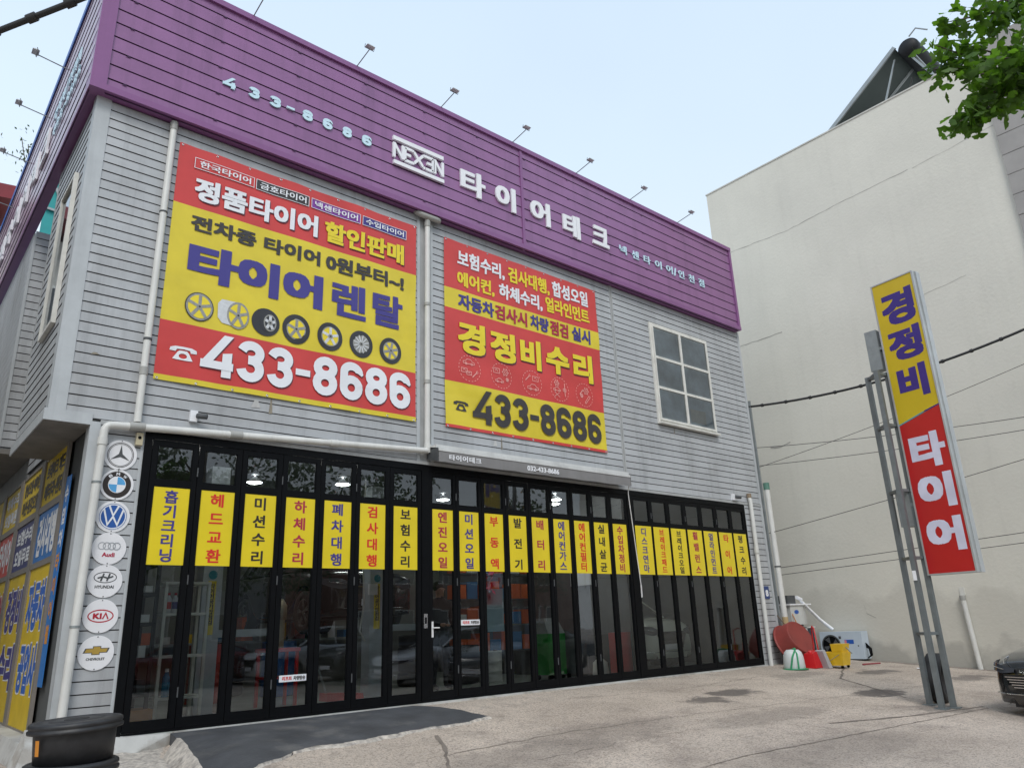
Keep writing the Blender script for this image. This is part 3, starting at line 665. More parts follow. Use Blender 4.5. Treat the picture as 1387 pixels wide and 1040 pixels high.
tx(b1, P1_, '정품타이어', 2.69, 4.52, 6.70, 7.055, WPR, .042, shadow=GRB); tx(b1, P1_, '할인판매', 4.64, 6.065, 6.695, 7.055, YPR, .040, shadow=GRB)
tx(b1, P1_, '전차종 타이어', 2.69, 4.585, 6.235, 6.475, DRK, .040); tx(b1, P1_, '0원부터~!', 4.68, 6.075, 6.225, 6.50, DRK, .040)
tx(b1, P1_, '타이어', 2.70, 4.65, 5.53, 6.07, NAV, (.058, .05)); tx(b1, P1_, '렌', 4.80, 5.385, 5.53, 6.09, NAV, (.038, .032)); tx(b1, P1_, '탈', 5.50, 6.045, 5.535, 6.09, NAV, (.038, .032))
DGP = mat('deep_grey_print', (.03, .03, .035), .4); RIM = mat('rim_print', (.30, .30, .28), .35, var=.2, vs=30); RIL = mat('rim_light_print', (.62, .64, .66), .3, var=.1, vs=30)
def wheel_print(cx, cz, r, kind):
    F = P1_; mb = MB(); sq = .92
    if kind == 'rim':
        mb.mi = 0; mb.ell(F, cx, cz, r*sq, r, .0, 32); mb.mi = 1; mb.ell(F, cx, cz, r*sq*.93, r*.93, .001, 32); mb.mi = 3; mb.ell(F, cx, cz, r*sq*.80, r*.80, .002, 32); ri = .84
    elif kind == 'side':
        mb.mi = 0; mb.ell(F, cx, cz, r, r, .0, 32); mb.ell(F, cx+.02, cz-.01, r*.5, r*.62, .001); mb.mi = 1; mb.ring(F, cx+.06, cz, r*.46, r*.62, .02, .002); ri = .52; cx += .06; sq = .7
    elif kind == 'barrel':
        mb.mi = 2; mb.poly(F, [(cx-.23, cz+.12), (cx-.18, cz+.19), (cx+.06, cz+.19), (cx+.06, cz-.17), (cx-.16, cz-.15), (cx-.22, cz-.08)], 0.); mb.mi = 1
        mb.ell(F, cx+.05, cz, r*.72, r*.93, .001, 32); mb.mi = 3; mb.ell(F, cx+.05, cz, r*.6, r*.78, .002, 32); ri = .80; cx += .05; sq = .74
    else:
        mb.mi = 0; mb.ell(F, cx, cz, r*sq, r, .0, 32); mb.mi = 1; mb.ell(F, cx, cz, r*sq*.70, r*.70, .001, 32); mb.mi = 3 if kind != 'mesh' else 1; mb.ell(F, cx, cz, r*sq*.62, r*.62, .002, 32); ri = .66
    mb.mi = 2 if kind in ('star', 'mesh', 'side') else 1; ns = {'rim': 5, 'barrel': 5, 'tyre': 5, 'star': 5, 'mesh': 12, 'five': 6, 'side': 5}[kind]
    for q in range(ns):
        a = 2*PI*q/ns+.3; p0 = (cx+r*sq*.1*math.cos(a), cz+r*.1*math.sin(a)); p1 = (cx+r*sq*ri*math.cos(a), cz+r*ri*math.sin(a))
        mb.stroke(F, [p0, p1], .042 if ns < 7 else .018, .003)
    mb.mi = 1; mb.ell(F, cx, cz, r*.17, r*.17, .004, 14); mb.mi = 0; mb.ell(F, cx, cz, r*.07, r*.07, .005, 10)
    mb.build('wheel_print', [DGP, RIM, RIL, YPR], b1)
for cx, r, kd in ((2.905, .205, 'rim'), (3.373, .21, 'barrel'), (3.815, .205, 'side'), (4.267, .225, 'tyre'), (4.793, .222, 'star'), (5.319, .218, 'mesh'), (5.835, .215, 'five')): wheel_print(cx, 5.15, r, kd)
def digits(parent, F, x0, x1, z0, z1, m, shadow):
    wd = (x1-x0); cell = wd/7.62; xs = x0
    for k_, (mm, o_, nn_, nm) in enumerate(((shadow, .012, 0., 'digit_shadow'), (m, 0., .003, 'digit'))):
        xs = x0
        for ch in '433-8686':
            cw = cell*(.62 if ch == '-' else 1.12 if ch == '4' else 1.); g_ = cell*.10
            q = MB(); digit(q, F, ch, xs+g_/2+o_-(.004 if k_ == 0 else 0), xs+cw-g_/2+o_, z0-o_, z1-o_, cell*.30, nn_); q.build(nm, mm, parent); xs += cw
def phone(mb, F, x0, x1, z0, z1, n=0.):
    w, h = x1-x0, z1-z0; P = lambda a, b: (x0+w*a, z0+h*b)
    mb.poly(F, [P(*q) for q in ((0, .62), (.02, .85), (.2, .98), (.5, 1.), (.8, .98), (.98, .85), (1, .62), (.78, .60), (.74, .78), (.5, .82), (.26, .78), (.22, .60))], n)
    a = [(.33, .70), (.67, .70), (.74, .45), (.88, .0), (.12, .0), (.26, .45)]
    k = 20; out = []
    cx, cz = .5, .30
    # body as a ring round the dial hole
    def edge(t):
        d = (math.cos(t), math.sin(t)); best = 9
        for i in range(6):
            p, q = a[i], a[(i+1) % 6]; ex, ey = q[0]-p[0], q[1]-p[1]; den = d[0]*ey-d[1]*ex
            if abs(den) < 1e-9: continue
            s = ((p[0]-cx)*ey-(p[1]-cz)*ex)/den; u = ((p[0]-cx)*d[1]-(p[1]-cz)*d[0])/den
            if s > 0 and -.001 <= u <= 1.001: best = min(best, s)
        return best
    vs = []
    for i in range(k):
        t = 2*PI*i/k; s = edge(t); vs += [F(*P(cx+s*math.cos(t), cz+s*math.sin(t)), n), F(*P(cx+.15*math.cos(t), cz+.19*math.sin(t)), n)]
    mb.add(vs, [(2*i, 2*i+1, (2*i+3) % (2*k), (2*i+2) % (2*k)) for i in range(k)])
digits(b1, P1_, 2.955, 6.17, 4.235, 4.82, WPR, GRB); prt(b1, 'telephone_print', WPR, lambda mb: phone(mb, P1_, 2.59, 2.93, 4.37, 4.55))
b2, n2 = banner('repair_banner', 'smaller red and yellow banner with five dashed icon circles, right of the white downpipe', 6.885, 10.70,
                [(4.082, 4.135, RBN), (4.135, 4.88, YBN), (4.88, 6.192, RBN), (6.192, 6.568, YBN), (6.568, 7.50, RBN)], 8)
P2_ = Wrap(n2)
for s, a, b, c, d, m in (('보험수리,', 7.17, 8.24, 7.03, 7.35, WPR), ('검사대행,', 8.33, 9.38, 7.03, 7.36, YPR), ('합성오일', 9.46, 10.45, 7.06, 7.39, WPR),
                         ('에어컨,', 7.16, 8.0, 6.64, 6.94, YPR), ('하체수리,', 8.10, 9.17, 6.65, 6.96, WPR), ('얼라인먼트', 9.25, 10.45, 6.68, 7.0, YPR),
                         ('자동차', 7.17, 7.98, 6.23, 6.51, NAV), ('검사시', 8.0, 8.76, 6.235, 6.515, CRM), ('차량', 8.84, 9.31, 6.24, 6.525, NAV), ('점검', 9.35, 9.83, 6.245, 6.53, CRM), ('실시', 9.93, 10.44, 6.25, 6.54, NAV)):
    tx(b2, P2_, s, a, b, c, d, m, .036)
for ch, a, b in (('경', 7.15, 7.74), ('정', 7.85, 8.44), ('비', 8.56, 9.06), ('수', 9.19, 9.80), ('리', 9.91, 10.44)):
    tx(b2, P2_, ch, a, b, 5.42 if ch != '수' else 5.45, 6.0, YPR, (.048, .042) if ch in '비수리' else (.042, .034), shadow=GRB, off=.02)
LPR = mat('pale_line_print', (.82, .42, .38), .5)
def icon(cx, kind):
    F = P2_; mb = MB(); cz = 5.16; w = .010
    mb.ring(F, cx, cz, .235, .235, w, 0, 44, dash=True)
    def car(x, z, s):
        mb.stroke(F, [(x-s, z-.2*s), (x-s, z+.1*s), (x-.55*s, z+.2*s), (x-.3*s, z+.5*s), (x+.35*s, z+.5*s), (x+.65*s, z+.2*s), (x+s, z+.08*s), (x+s, z-.2*s)], w, .001, True)
        mb.ring(F, x-.5*s, z-.2*s, .2*s, .2*s, w, .002, 12); mb.ring(F, x+.5*s, z-.2*s, .2*s, .2*s, w, .002, 12)
    def gear(x, z, s):
        mb.ring(F, x, z, s, s, w, .001, 16); mb.ring(F, x, z, s*.5, s*.5, w, .002, 12)
        for q in range(6): a = q*PI/3; mb.stroke(F, [(x+s*math.cos(a), z+s*math.sin(a)), (x+1.3*s*math.cos(a), z+1.3*s*math.sin(a))], w*1.6, .001)
    def wrench(x, z, s):
        mb.stroke(F, [(x-s, z-s), (x+s*.5, z+s*.5)], w*1.6, .001); mb.ring(F, x+s*.75, z+s*.75, s*.4, s*.4, w, .001, 10, .8, 6.2)
    def box(x, z, s):
        mb.stroke(F, [(x-s, z-s*.6), (x+s, z-s*.6), (x+s, z+s*.6), (x-s, z+s*.6)], w, .001, True); mb.stroke(F, [(x-s*.5, z), (x, z+s*.3), (x+s*.5, z-s*.2)], w, .001)
    if kind == 0: car(cx-.02, cz+.10, .12); box(cx-.12, cz-.05, .06); box(cx-.02, cz-.09, .05); wrench(cx+.11, cz-.09, .06)
    if kind == 1: box(cx-.11, cz+.08, .07); gear(cx+.09, cz+.08, .06); car(cx-.05, cz-.10, .09); gear(cx+.13, cz-.05, .03)
    if kind == 2: wrench(cx-.10, cz+.09, .06); box(cx+.08, cz+.09, .07); car(cx+.02, cz-.09, .13)
    if kind == 3: gear(cx-.08, cz+.11, .055); car(cx-.08, cz-.02, .09); mb.stroke(F, [(cx-.15, cz-.16), (cx-.02, cz-.07)], w, .001); mb.stroke(F, [(cx-.02, cz-.16), (cx-.15, cz-.07)], w, .003); box(cx+.12, cz, .04); mb.stroke(F, [(cx+.12, cz-.13), (cx+.12, cz+.13)], w*1.6, .004)
    if kind == 4: gear(cx+.05, cz+.09, .06); gear(cx-.08, cz-.02, .035); wrench(cx-.08, cz+.05, .05); mb.stroke(F, [(cx+.02, cz-.17), (cx+.16, cz-.02), (cx+.12, cz+.0), (cx+.0, cz-.15)], w, .001, True)
    tag(mb.build('icon_print', LPR, b2), kind='stuff')
for i, cx in enumerate((7.388, 8.09, 8.812, 9.504, 10.173)): icon(cx, i)
digits(b2, P2_, 7.42, 10.53, 4.225, 4.81, DRK, YSH); prt(b2, 'telephone_print', DRK, lambda mb: phone(mb, P2_, 7.05, 7.36, 4.39, 4.555))

# ------------------------------------------------------------------ upper window
win = thing('casement_window', 'cream framed six pane window high on the right of the grey wall', 'window', (13.42, -.03, 5.0))
WFR = mat('old_cream_frame', (.72, .71, .66), .5, var=.10, vs=5, streak=.30)
x0, x1, z0, z1 = 12.43, 14.42, 5.00, 7.17
mb = MB(); mb.box(x0-.05, x1+.05, -.05, -.015, z0-.05, z0); mb.box(x0-.05, x1+.05, -.05, -.015, z1, z1+.05); mb.box(x0-.05, x0, -.05, -.015, z0, z1); mb.box(x1, x1+.05, -.05, -.015, z0, z1)
mb.build('casing', WFR, win)
mb = MB(); xm = 13.40; zs = [z0, 5.73, 6.42, z1]
mb.box(x0, x1, -.075, -.03, z0, z0+.045); mb.box(x0, x1, -.075, -.03, z1-.045, z1); mb.box(x0, x0+.045, -.075, -.03, z0+.045, z1-.045); mb.box(x1-.045, x1, -.075, -.03, z0+.045, z1-.045)
mb.box(xm-.035, xm+.035, -.078, -.03, z0+.045, z1-.045)
for z in zs[1:3]: mb.box(x0+.045, xm-.035, -.076, -.03, z-.028, z+.028); mb.box(xm+.035, x1-.045, -.074, -.03, z-.028, z+.028)
mb.build('frame', WFR, win)
mb = MB(); mb.box(x0-.06, x1+.06, -.13, -.03, z0-.085, z0-.05); mb.build('sill', WFR, win)
GW = glass('window_glass', (.92, .95, .96), 1.9, .03)
for a, b in ((x0+.045, xm-.035), (xm+.035, x1-.045)):
    for i in range(3):
        q = MB(); c, d = zs[i]+(.06 if i == 0 else .04), zs[i+1]-(.06 if i == 2 else .04)
        q.add([(a, -.055, c), (b, -.055, c), (b, -.055, d), (a, -.055, d)], [(0, 1, 2, 3)]); q.build('pane', GW, win)
CUR = mat('curtain', (.72, .80, .86), .9, var=.35, vs=1.3)
mb = MB(); mb.box(x0+.05, x1-.05, -.036, -.03, z0+.05, z1-.05); mb.build('curtain', CUR, win)
mb = MB(); mb.box(13.55, 14.1, -.044, -.038, 5.12, 5.42); mb.build('box_behind_glass', WFR, win)

# ------------------------------------------------------------------ pipes
def pipe(label, pts, r, m=PVC, couplers=(), grp=None, name='downpipe'):
    t = thing(name, label, 'pipe', pts[-1] if pts[-1][2] < pts[0][2] else pts[0])
    if grp: t['group'] = grp
    mb = MB(); mb.tube(pts, r, 14); mb.build('pipe_run', m, t)
    for c in couplers:
        p, d, L, mm = c; p = Vector(p); d = Vector(d).normalized()
        q = MB(); q.tube([p-d*L/2, p+d*L/2], r*1.17, 14); q.build('coupling', mm, t)
    return t
def bend(a, b, c, k=.09):
    a, b, c = Vector(a), Vector(b), Vector(c); p = b+(a-b).normalized()*k; q = b+(c-b).normalized()*k
    return [p.lerp(b, t).lerp(b.lerp(q, t), t) for t in (0, .25, .5, .75, 1)]
def clamps(t, pts, r):
    for p in pts:
        q = MB(); p = Vector(p); q.tube([p-Vector((0, 0, .012)), p+Vector((0, 0, .012))], r*1.12, 14); q.box(p.x-.01, p.x+.01, p.y, -.0, p.z-.01, p.z+.01); q.build('clamp', STL, t)
t = pipe('grimy white downpipe from the purple band down beside the tyre banner', [(2.33, -.08, 7.66), (2.31, -.085, 3.48)], .043, PVC, [((2.33, -.08, 7.69), (0, 0, 1), .12, PVG), ((2.317, -.083, 4.55), (0, 0, 1), .03, DGR), ((2.325, -.082, 6.35), (0, 0, 1), .02, DGR), ((2.313, -.084, 4.13), (0, 0, 1), .10, PVG)])
a, b, c = (6.50, -.10, 3.62), (1.965, -.10, 3.40), (1.915, -.10, -.05)
t = pipe('white drain pipe running along above the left doors and down beside the round badges', [a]+bend(a, b, c)+[c], .046, PVC, [((2.31, -.10, 3.42), (1, 0, .05), .17, PVG), ((3.5, -.10, 3.475), (1, 0, .05), .16, PVG), ((1.96, -.10, 3.2), (0, 0, 1), .09, PVC), ((4.9, -.1, 3.54), (1, 0, .05), .12, PVC)])
clamps(t, [(1.953, -.10, 2.72), (1.93, -.10, 1.15)], .046)
mb = MB()
t = pipe('white downpipe between the two banners with a grey forked top', [(6.515, -.085, 7.74), (6.50, -.085, 3.60)], .046, PVC, [((6.513, -.085, 7.60), (0, 0, 1), .1, PVG), ((6.505, -.085, 6.1), (0, 0, 1), .05, PVG), ((6.5, -.085, 4.75), (0, 0, 1), .06, PVG), ((6.5, -.09, 3.66), (0, 0, 1), .14, PVC)])
mb = MB(); mb.tube([(6.30, -.05, 7.80), (6.315, -.10, 7.75), (6.36, -.12, 7.73), (6.68, -.13, 7.72), (6.73, -.11, 7.73), (6.76, -.06, 7.78)], .052, 14); mb.build('forked_top', PVG, t)
t = pipe('dirty white pipe standing on the right end of the grey front wall', [(15.38, -.06, 3.62), (15.38, -.09, 3.50), (15.30, -.12, -.06)], .045, PVC, [((15.34, -.105, 2.4), (0, 0, 1), .14, PVC), ((15.385, -.07, 3.62), (0, 0, 1), .10, mat('rusty_cap', (.25, .19, .13), .8))])
RUS = mat('rusty_pipe', (.50, .38, .20), .7, var=.25, vs=5, streak=.3)
t = pipe('thick white pipe at the shop right corner with green cap and rusty foot', [(16.13, -.10, 3.85), (16.10, -.12, .95)], .062, PVC, [((16.13, -.10, 3.90), (0, 0, 1), .16, mat('green_cap', (.10, .22, .17), .6)), ((16.115, -.11, 2.05), (0, 0, 1), .03, DGR)])
mb = MB(); mb.tube([(16.10, -.12, .95), (16.08, -.13, -.05)], .066, 14); mb.build('rusty_foot', RUS, t)
mb = MB(); mb.box(15.99, 16.03, -.06, -.0, -.05, 6.0); tag(mb.build('cable_duct', STL), 'narrow grey metal duct up the right edge of the shop wall', 'duct')
t = pipe('short white pipe leaning on the foot of the cream wall', [(18.24, -3.10, 1.24), (18.22, -3.17, -.28)], .052, PVC, [((18.24, -3.10, 1.2), (0, 0, 1), .10, PVG)])
mb = MB(); mb.box(18.285, 18.298, -3.15, -3.05, 1.25, 1.42); mb.build('wall_patch', mat('filler', (.7, .69, .64), .8), t)

# ------------------------------------------------------------------ awning
aw = thing('rolled_awning', 'rolled grey awning with white writing above the middle doors', 'awning', (8.74, -.2, 3.40))
AWG = mat('awning_cloth', (.22, .215, .215), .7, var=.08, vs=2, streak=.12); AWL = mat('awning_rail', (.62, .63, .62), .4, streak=.2)
mb = MB(); mb.box(6.52, 10.98, -.30, -.032, 3.635, 3.69); mb.build('cover', AWL, aw)
mb = MB(); mb.tube([(6.54, -.17, 3.59), (10.96, -.17, 3.59)], .055, 12); mb.build('roller', AWG, aw)
mb = MB(); mb.box(6.535, 10.965, -.345, -.315, 3.585, 3.63); mb.build('front_rail', AWL, aw)
mb = MB(); k = 60; vs = []
for i in range(k+1):
    x = 6.54+(10.96-6.54)*i/k; a = .004*math.sin(i*1.3); vs += [(x, -.335, 3.586), (x, -.34-a, 3.50), (x, -.338-a*1.8, 3.415+.004*math.sin(i*.7))]
mb.add(vs, [(3*i+q, 3*i+3+q, 3*i+4+q, 3*i+1+q) for i in range(k) for q in (0, 1)], True); mb.build('valance', AWG, aw)
mb = MB(); mb.hexa([(6.52, -.34, 3.42), (6.532, -.34, 3.42), (6.532, -.04, 3.5), (6.52, -.04, 3.5), (6.52, -.34, 3.63), (6.532, -.34, 3.63), (6.532, -.04, 3.69), (6.52, -.04, 3.69)]); mb.build('end_plate', DGR, aw)
mb = MB(); mb.hexa([(10.968, -.34, 3.42), (10.98, -.34, 3.42), (10.98, -.04, 3.5), (10.968, -.04, 3.5), (10.968, -.34, 3.63), (10.98, -.34, 3.63), (10.98, -.04, 3.69), (10.968, -.04, 3.69)]); mb.build('end_plate', AWG, aw)
FW = frame((0, -.348, 0), (1, 0, 0), (0, 0, 1), (0, -1, 0))
mb = MB(); text(mb, FW, '타이어테크', 6.73, 7.36, 3.455, 3.545, 0, .03, sp=1.1); mb.build('lettering', WHT, aw)
mb = MB(); text(mb, FW, '032-433-8686', 8.34, 9.08, 3.455, 3.54, 0, .035); mb.build('lettering', WHT, aw)
mb = MB(); mb.tube([(10.95, -.31, 3.46), (10.97, -.25, 3.3), (11.22, -.16, 1.62)], .009, 6); mb.tube([(11.22, -.16, 1.62), (11.225, -.158, 1.56), (11.23, -.15, 1.40)], .014, 6)
tag(mb.build('awning_crank_rod', mat('white_rod', (.7, .7, .7), .4)), 'thin white crank rod hanging from the right end of the awning', 'rod')

# ------------------------------------------------------------------ round badges
DSC = mat('badge_board', (.80, .80, .82), .35, var=.03, vs=5); SLV = mat('silver_print', (.42, .44, .47), .3, .3); GLD = mat('gold_print', (.45, .30, .06), .35)
def badge(cz, label, parts, cx=2.185, r=.180):
    t = thing('round_badge', label, 'sign', (cx, -.03, cz-r), 'round white car badges beside the left door jamb')
    mb = MB(); mb.lathe([(0, 0), (r, 0), (r, .006), (0, .006)], (cx, -.024, cz), (0, -1, 0), 48, False); mb.build('board', DSC, t)
    F = frame((cx, -.0315, cz), (.88, 0, 0), (0, 0, .90), (0, -1, 0))
    for nm, m, fn in parts: q = MB(); fn(q, F); q.build(nm, m, t)
    q = MB(); [q.lathe([(0, .004), (.006, .003), (.006, 0)], F(0, s*.185, 0), (0, -1, 0), 8) for s in (1, -1)]; tag(q.build('screw', DGR, t), kind='stuff')
def star(q, F):
    for i in range(3):
        a = PI/2+i*2*PI/3; tip = (.135*math.cos(a), .135*math.sin(a)); s = [(.026*math.cos(a+o), .026*math.sin(a+o)) for o in (PI/3, -PI/3)]
        q.poly(F, [tip, s[1], (0, 0), s[0]][::-1], .002)
badge(3.074, 'topmost round badge, a three pointed star inside a ring', [('ring', DRK, lambda q, F: (q.ring(F, 0, 0, .165, .165, .009), q.ring(F, 0, 0, .148, .148, .006))), ('star', DGR, star)])
def bmw(q, F):
    q.mi = 0; q.ell(F, 0, 0, .172, .172, 0, 40)
    q.mi = 1; q.ring(F, 0, 0, .108, .108, .008, .001, 36)
    for i in range(4):
        q.mi = 2 if i % 2 else 3; a0 = i*PI/2; q.poly(F, [(0, 0)]+[(.10*math.cos(a0+PI/2*k/8), .10*math.sin(a0+PI/2*k/8)) for k in range(9)], .002)
    q.mi = 1
    for ch, a in zip('BMW', (PI*.72, PI/2, PI*.28)):
        c, s = math.cos(a), math.sin(a); FF = lambda u, v, n, c=c, s=s: F(c*.138+u*s+v*c, s*.138-u*c+v*s, n)
        text(q, FF, ch, -.022, .022, -.019, .019, .002, .03)
badge(2.722, 'round badge with blue and white quarters in a black ring, second from the top', [('roundel', [BPR, WPR, WPR, mat('sky_blue_print', (.10, .38, .72), .4)], bmw)])
def vw(q, F):
    q.mi = 0; q.ell(F, 0, 0, .17, .17, 0, 40); q.mi = 1; q.ring(F, 0, 0, .158, .158, .014, .001, 40); q.ring(F, 0, 0, .172, .172, .007, .001, 40)
    q.stroke(F, [(-.055, .133), (0, .012), (.055, .133)], .024, .002); q.stroke(F, [(-.115, .088), (-.058, -.105), (0, .0), (.058, -.105), (.115, .088)], .024, .003)
badge(2.352, 'round badge, silver letters V over W on blue, third from the top', [('roundel', [mat('badge_blue', (.02, .09, .33), .4), mat('silver_light', (.72, .74, .78), .3)], vw)])
def audi(q, F):
    q.mi = 0
    for i in range(4): q.ring(F, -.087+.058*i, .03, .047, .047, .009, .001+.001*i, 28)
    q.mi = 1; text(q, F, 'Audi', -.075, .075, -.105, -.05, 0, .035)
badge(1.992, 'round badge with four linked silver rings over small red letters', [('rings_and_name', [SLV, CRM], audi)])
def hyu(q, F):
    q.ring(F, 0, .045, .135, .068, .010, 0, 40); q.stroke(F, [(-.05, .0), (-.02, .092)], .020, .001); q.stroke(F, [(.02, -.0), (.05, .092)], .020, .001); q.stroke(F, [(-.09, .035), (-.03, .055), (.03, .035), (.09, .06)], .018, .002)
    text(q, F, 'HYUNDAI', -.11, .11, -.088, -.05, 0, .03)
badge(1.632, 'round badge with a slanted H in an oval, third from the bottom', [('oval_and_name', [DGR], hyu)])
def kia(q, F): q.ring(F, 0, 0, .15, .078, .014, 0, 44); text(q, F, 'KI', -.088, .012, -.034, .034, .001, .04); q.stroke(F, [(.024, -.036), (.056, .034), (.088, -.036)], .016, .001)
badge(1.258, 'round badge with red letters in a red oval, second from the bottom', [('oval_and_name', [mat('deep_red_print', (.45, .01, .03), .4)], kia)])
def chev(q, F):
    q.mi = 1; q.poly(F, [(-.15, .0), (-.125, .055), (-.042, .055), (-.042, .078), (.052, .078), (.052, .055), (.15, .055), (.125, 0), (.042, 0), (.042, -.022), (-.052, -.022), (-.052, 0)], 0)
    q.mi = 0; q.poly(F, [(-.13, .007), (-.112, .048), (-.034, .048), (-.034, .070), (.043, .070), (.043, .048), (.13, .048), (.112, .007), (.034, .007), (.034, -.014), (-.043, -.014), (-.043, .007)], .001)
    q.mi = 1; text(q, F, 'CHEVROLET', -.105, .105, -.085, -.055, 0, .03)
badge(.873, 'lowest round badge, a gold bow tie shape over small lettering', [('bow_tie_and_name', [GLD, DGR], chev)])

# small wall fittings
def camera(x, z, label, s=1.):
    t = thing('security_camera', label, 'camera', (x, -.03, z-.05)); mb = MB(); mb.box(x-.05*s, x+.04*s, -.07, -.02, z-.07*s, z+.07*s); mb.build('mount', WHT, t)
    mb = MB(); mb.lathe([(0, 0), (.03*s, 0), (.034*s, .02), (.034*s, .13*s), (.02*s, .135*s), (0, .125*s)], (x+.02, -.09, z), (.8, -.55, -.12), 14); mb.build('camera_body', DGR, t)
camera(2.97, 3.66, 'small dark camera on a white mount above the second folding door'); camera(14.78, 3.55, 'small dark camera on a white mount above the last folding doors')
t = thing('door_chime_box', 'small beige box with a round black sensor beside the top round badge', 'sensor', (2.36, -.03, 3.2)); mb = MB(); mb.box(2.325, 2.40, -.07, -.02, 3.21, 3.36); mb.build('housing', mat('beige_plastic', (.50, .44, .30), .5), t)
mb = MB(); mb.lathe([(0, .01), (.018, .008), (.02, 0)], (2.362, -.07, 3.30), (0, -1, 0), 12); mb.build('sensor_eye', BLK, t)
t = thing('number_plate_sign', 'tiny blue house number plate on the grey wall between the two right pipes', 'sign', (15.6, -.03, 1.35)); mb = MB(); mb.box(15.56, 15.74, -.033, -.026, 1.35, 1.62); mb.mi = 1; F = frame((0, -.035, 0), (1, 0, 0), (0, 0, 1), (0, -1, 0)); text(mb, F, '8', 15.59, 15.70, 1.40, 1.54, 0, .05); mb.build('plate', [mat('plate_blue', (.03, .06, .20), .4), WPR], t)

# ------------------------------------------------------------------ signs on the side wall (x = 1.85, read along -y)
FR = mat('brown_grey_frame', (.22, .20, .18), .5, var=.1, vs=4)
G = lambda n: frame((1.832-n, 0, 0), (0, -1, 0), (0, 0, 1), (-1, 0, 0))
NVB = mat('navy_film', (.025, .03, .16), .4); BLF = mat('blue_film', (.02, .17, .50), .4); RDF = mat('red_film', (.55, .025, .02), .4); YDF = mat('side_yellow_film', (.70, .50, .02), .5)
sgn = thing('side_window_signs', 'wall of yellow, blue and red film signs round the left corner of the shop', 'window', (1.84, 4, 0))
cols = [(1.00, 2.36), (2.60, 4.05), (4.30, 5.70), (5.95, 7.4)]; rows = [(2.745, 3.38), (2.0, 2.655), (.04, 1.925)]
mb = MB()
ys = [.93]+[.5*(cols[i][1]+cols[i+1][0]) for i in range(3)]+[7.45]; F0 = G(0)
for (a, b) in ((.90, 1.0), (2.36, 2.60), (4.05, 4.30), (5.70, 5.95), (7.4, 7.5)): mb.fbox(F0, -b, -a, .0, 3.42, 0, .035)
for (a, b) in ((.0, .04), (1.925, 2.0), (2.655, 2.745), (3.38, 3.42)):
    for c, d in cols: mb.fbox(F0, -d, -c, a, b, 0, .028)
mb.build('frame', FR, sgn)
fm = [[YDF, YDF, YDF, YDF], [BLF, NVB, RDF, BLF], [YDF, YDF, YDF, YDF]]
tt = {(0, 0): [('브레이크 패드', DRK, .5), ('배터리·샌딩', DRK, .5)], (0, 1): [('합성오일·에어컨', DRK, .5), ('미션·점검오일', DRK, .5)], (0, 2): [('하체수리', WPR, .5), ('외형복원', WPR, .5)],
      (1, 0): [('검사대행', WPR, 1)], (1, 1): [('보험수리', WPR, .6), ('오일무료', WPR, .4)], (1, 2): [('타이어', WPR, 1)], (2, 0): [('자동차', BLU, .5), ('공업사', BLU, .5)], (2, 1): [('경정비', NAV, .5), ('수리', NAV, .5)], (2, 2): [('타이어', CRM, .5), ('휠', CRM, .5)]}
F1 = G(.012); F2 = G(.015)
for r_i, (a, b) in enumerate(rows):
    for c_i, (c, d) in enumerate(cols):
        mb = MB(); mb.fbox(F0, -d, -c, a, b, .002, .012); p = mb.build('film_panel', fm[r_i][c_i], sgn)
        L = tt.get((r_i, c_i), []); h = b-a
        for q, (s, m, fr_) in enumerate(L):
            if r_i == 2: lo, hi = (1.15, 1.75) if q == 0 else (.42, 1.0)
            else: lo, hi = (a+.1*h, b-.1*h) if len(L) == 1 else ((a+.55*h, b-.1*h) if q == 0 else (a+.1*h, a+.47*h))
            if r_i == 2:
                mb = MB(); text(mb, F1, s, -d+.10, -c-.10, lo-.02, hi+.02, .001, .085); mb.build('lettering_outline', WPR, p)
            mb = MB(); text(mb, F2, s, -d+.12, -c-.12, lo, hi, .0, .05); mb.build('lettering', m, p)
t = thing('corner_strip_sign', 'tall narrow blue strip sign with white and orange letters at the shop corner', 'sign', (1.83, .82, .53))
mb = MB(); mb.fbox(F0, -.86, -.60, .53, 2.92, .006, .012); mb.build('film', mat('strip_blue', (.03, .20, .58), .45), t)
for i, ch in enumerate('수입차타이어휠'):
    mb = MB(); z = 2.72-.27*i; text(mb, F1, ch, -.83, -.63, z-.12, z+.1, .001, .05, em=True); mb.build('lettering', WPR if i < 3 else mat('orange_print', (.75, .32, .05), .4), t)
# side windows
def side_window(y0, y1, z0, z1, x, name_='side_window', mid=1):
    mb = MB(); F = frame((x, 0, 0), (0, -1, 0), (0, 0, 1), (-1, 0, 0)); w = .05
    mb.fbox(F, -y1, -y0, z0-w, z0, 0, .05); mb.fbox(F, -y1, -y0, z1, z1+w, 0, .05); mb.fbox(F, -y1-w, -y1, z0-w, z1+w, 0, .052); mb.fbox(F, -y0, -y0+w, z0-w, z1+w, 0, .052)
    for k in range(1, mid+1): z = z0+(z1-z0)*k/(mid+1); mb.fbox(F, -y1, -y0, z-.02, z+.02, 0, .04)
    o = mb.build(name_, WFR, shop)
    mb = MB(); mb.add([F(-y1, z0, .02), F(-y0, z0, .02), F(-y0, z1, .02), F(-y1, z1, .02)], [(0, 1, 2, 3)]); mb.build('pane', GW, o)
    mb = MB(); mb.add([F(-y1, z0, .008), F(-y0, z0, .008), F(-y0, z1, .008), F(-y1, z1, .008)], [(0, 1, 2, 3)]); mb.build('curtain', CUR, o)
side_window(.50, 1.25, 4.78, 6.80, 1.383, mid=0); side_window(2.4, 3.0, 3.9, 6.2, 1.835, mid=4); side_window(3.15, 3.8, 3.9, 6.2, 1.835, mid=4)

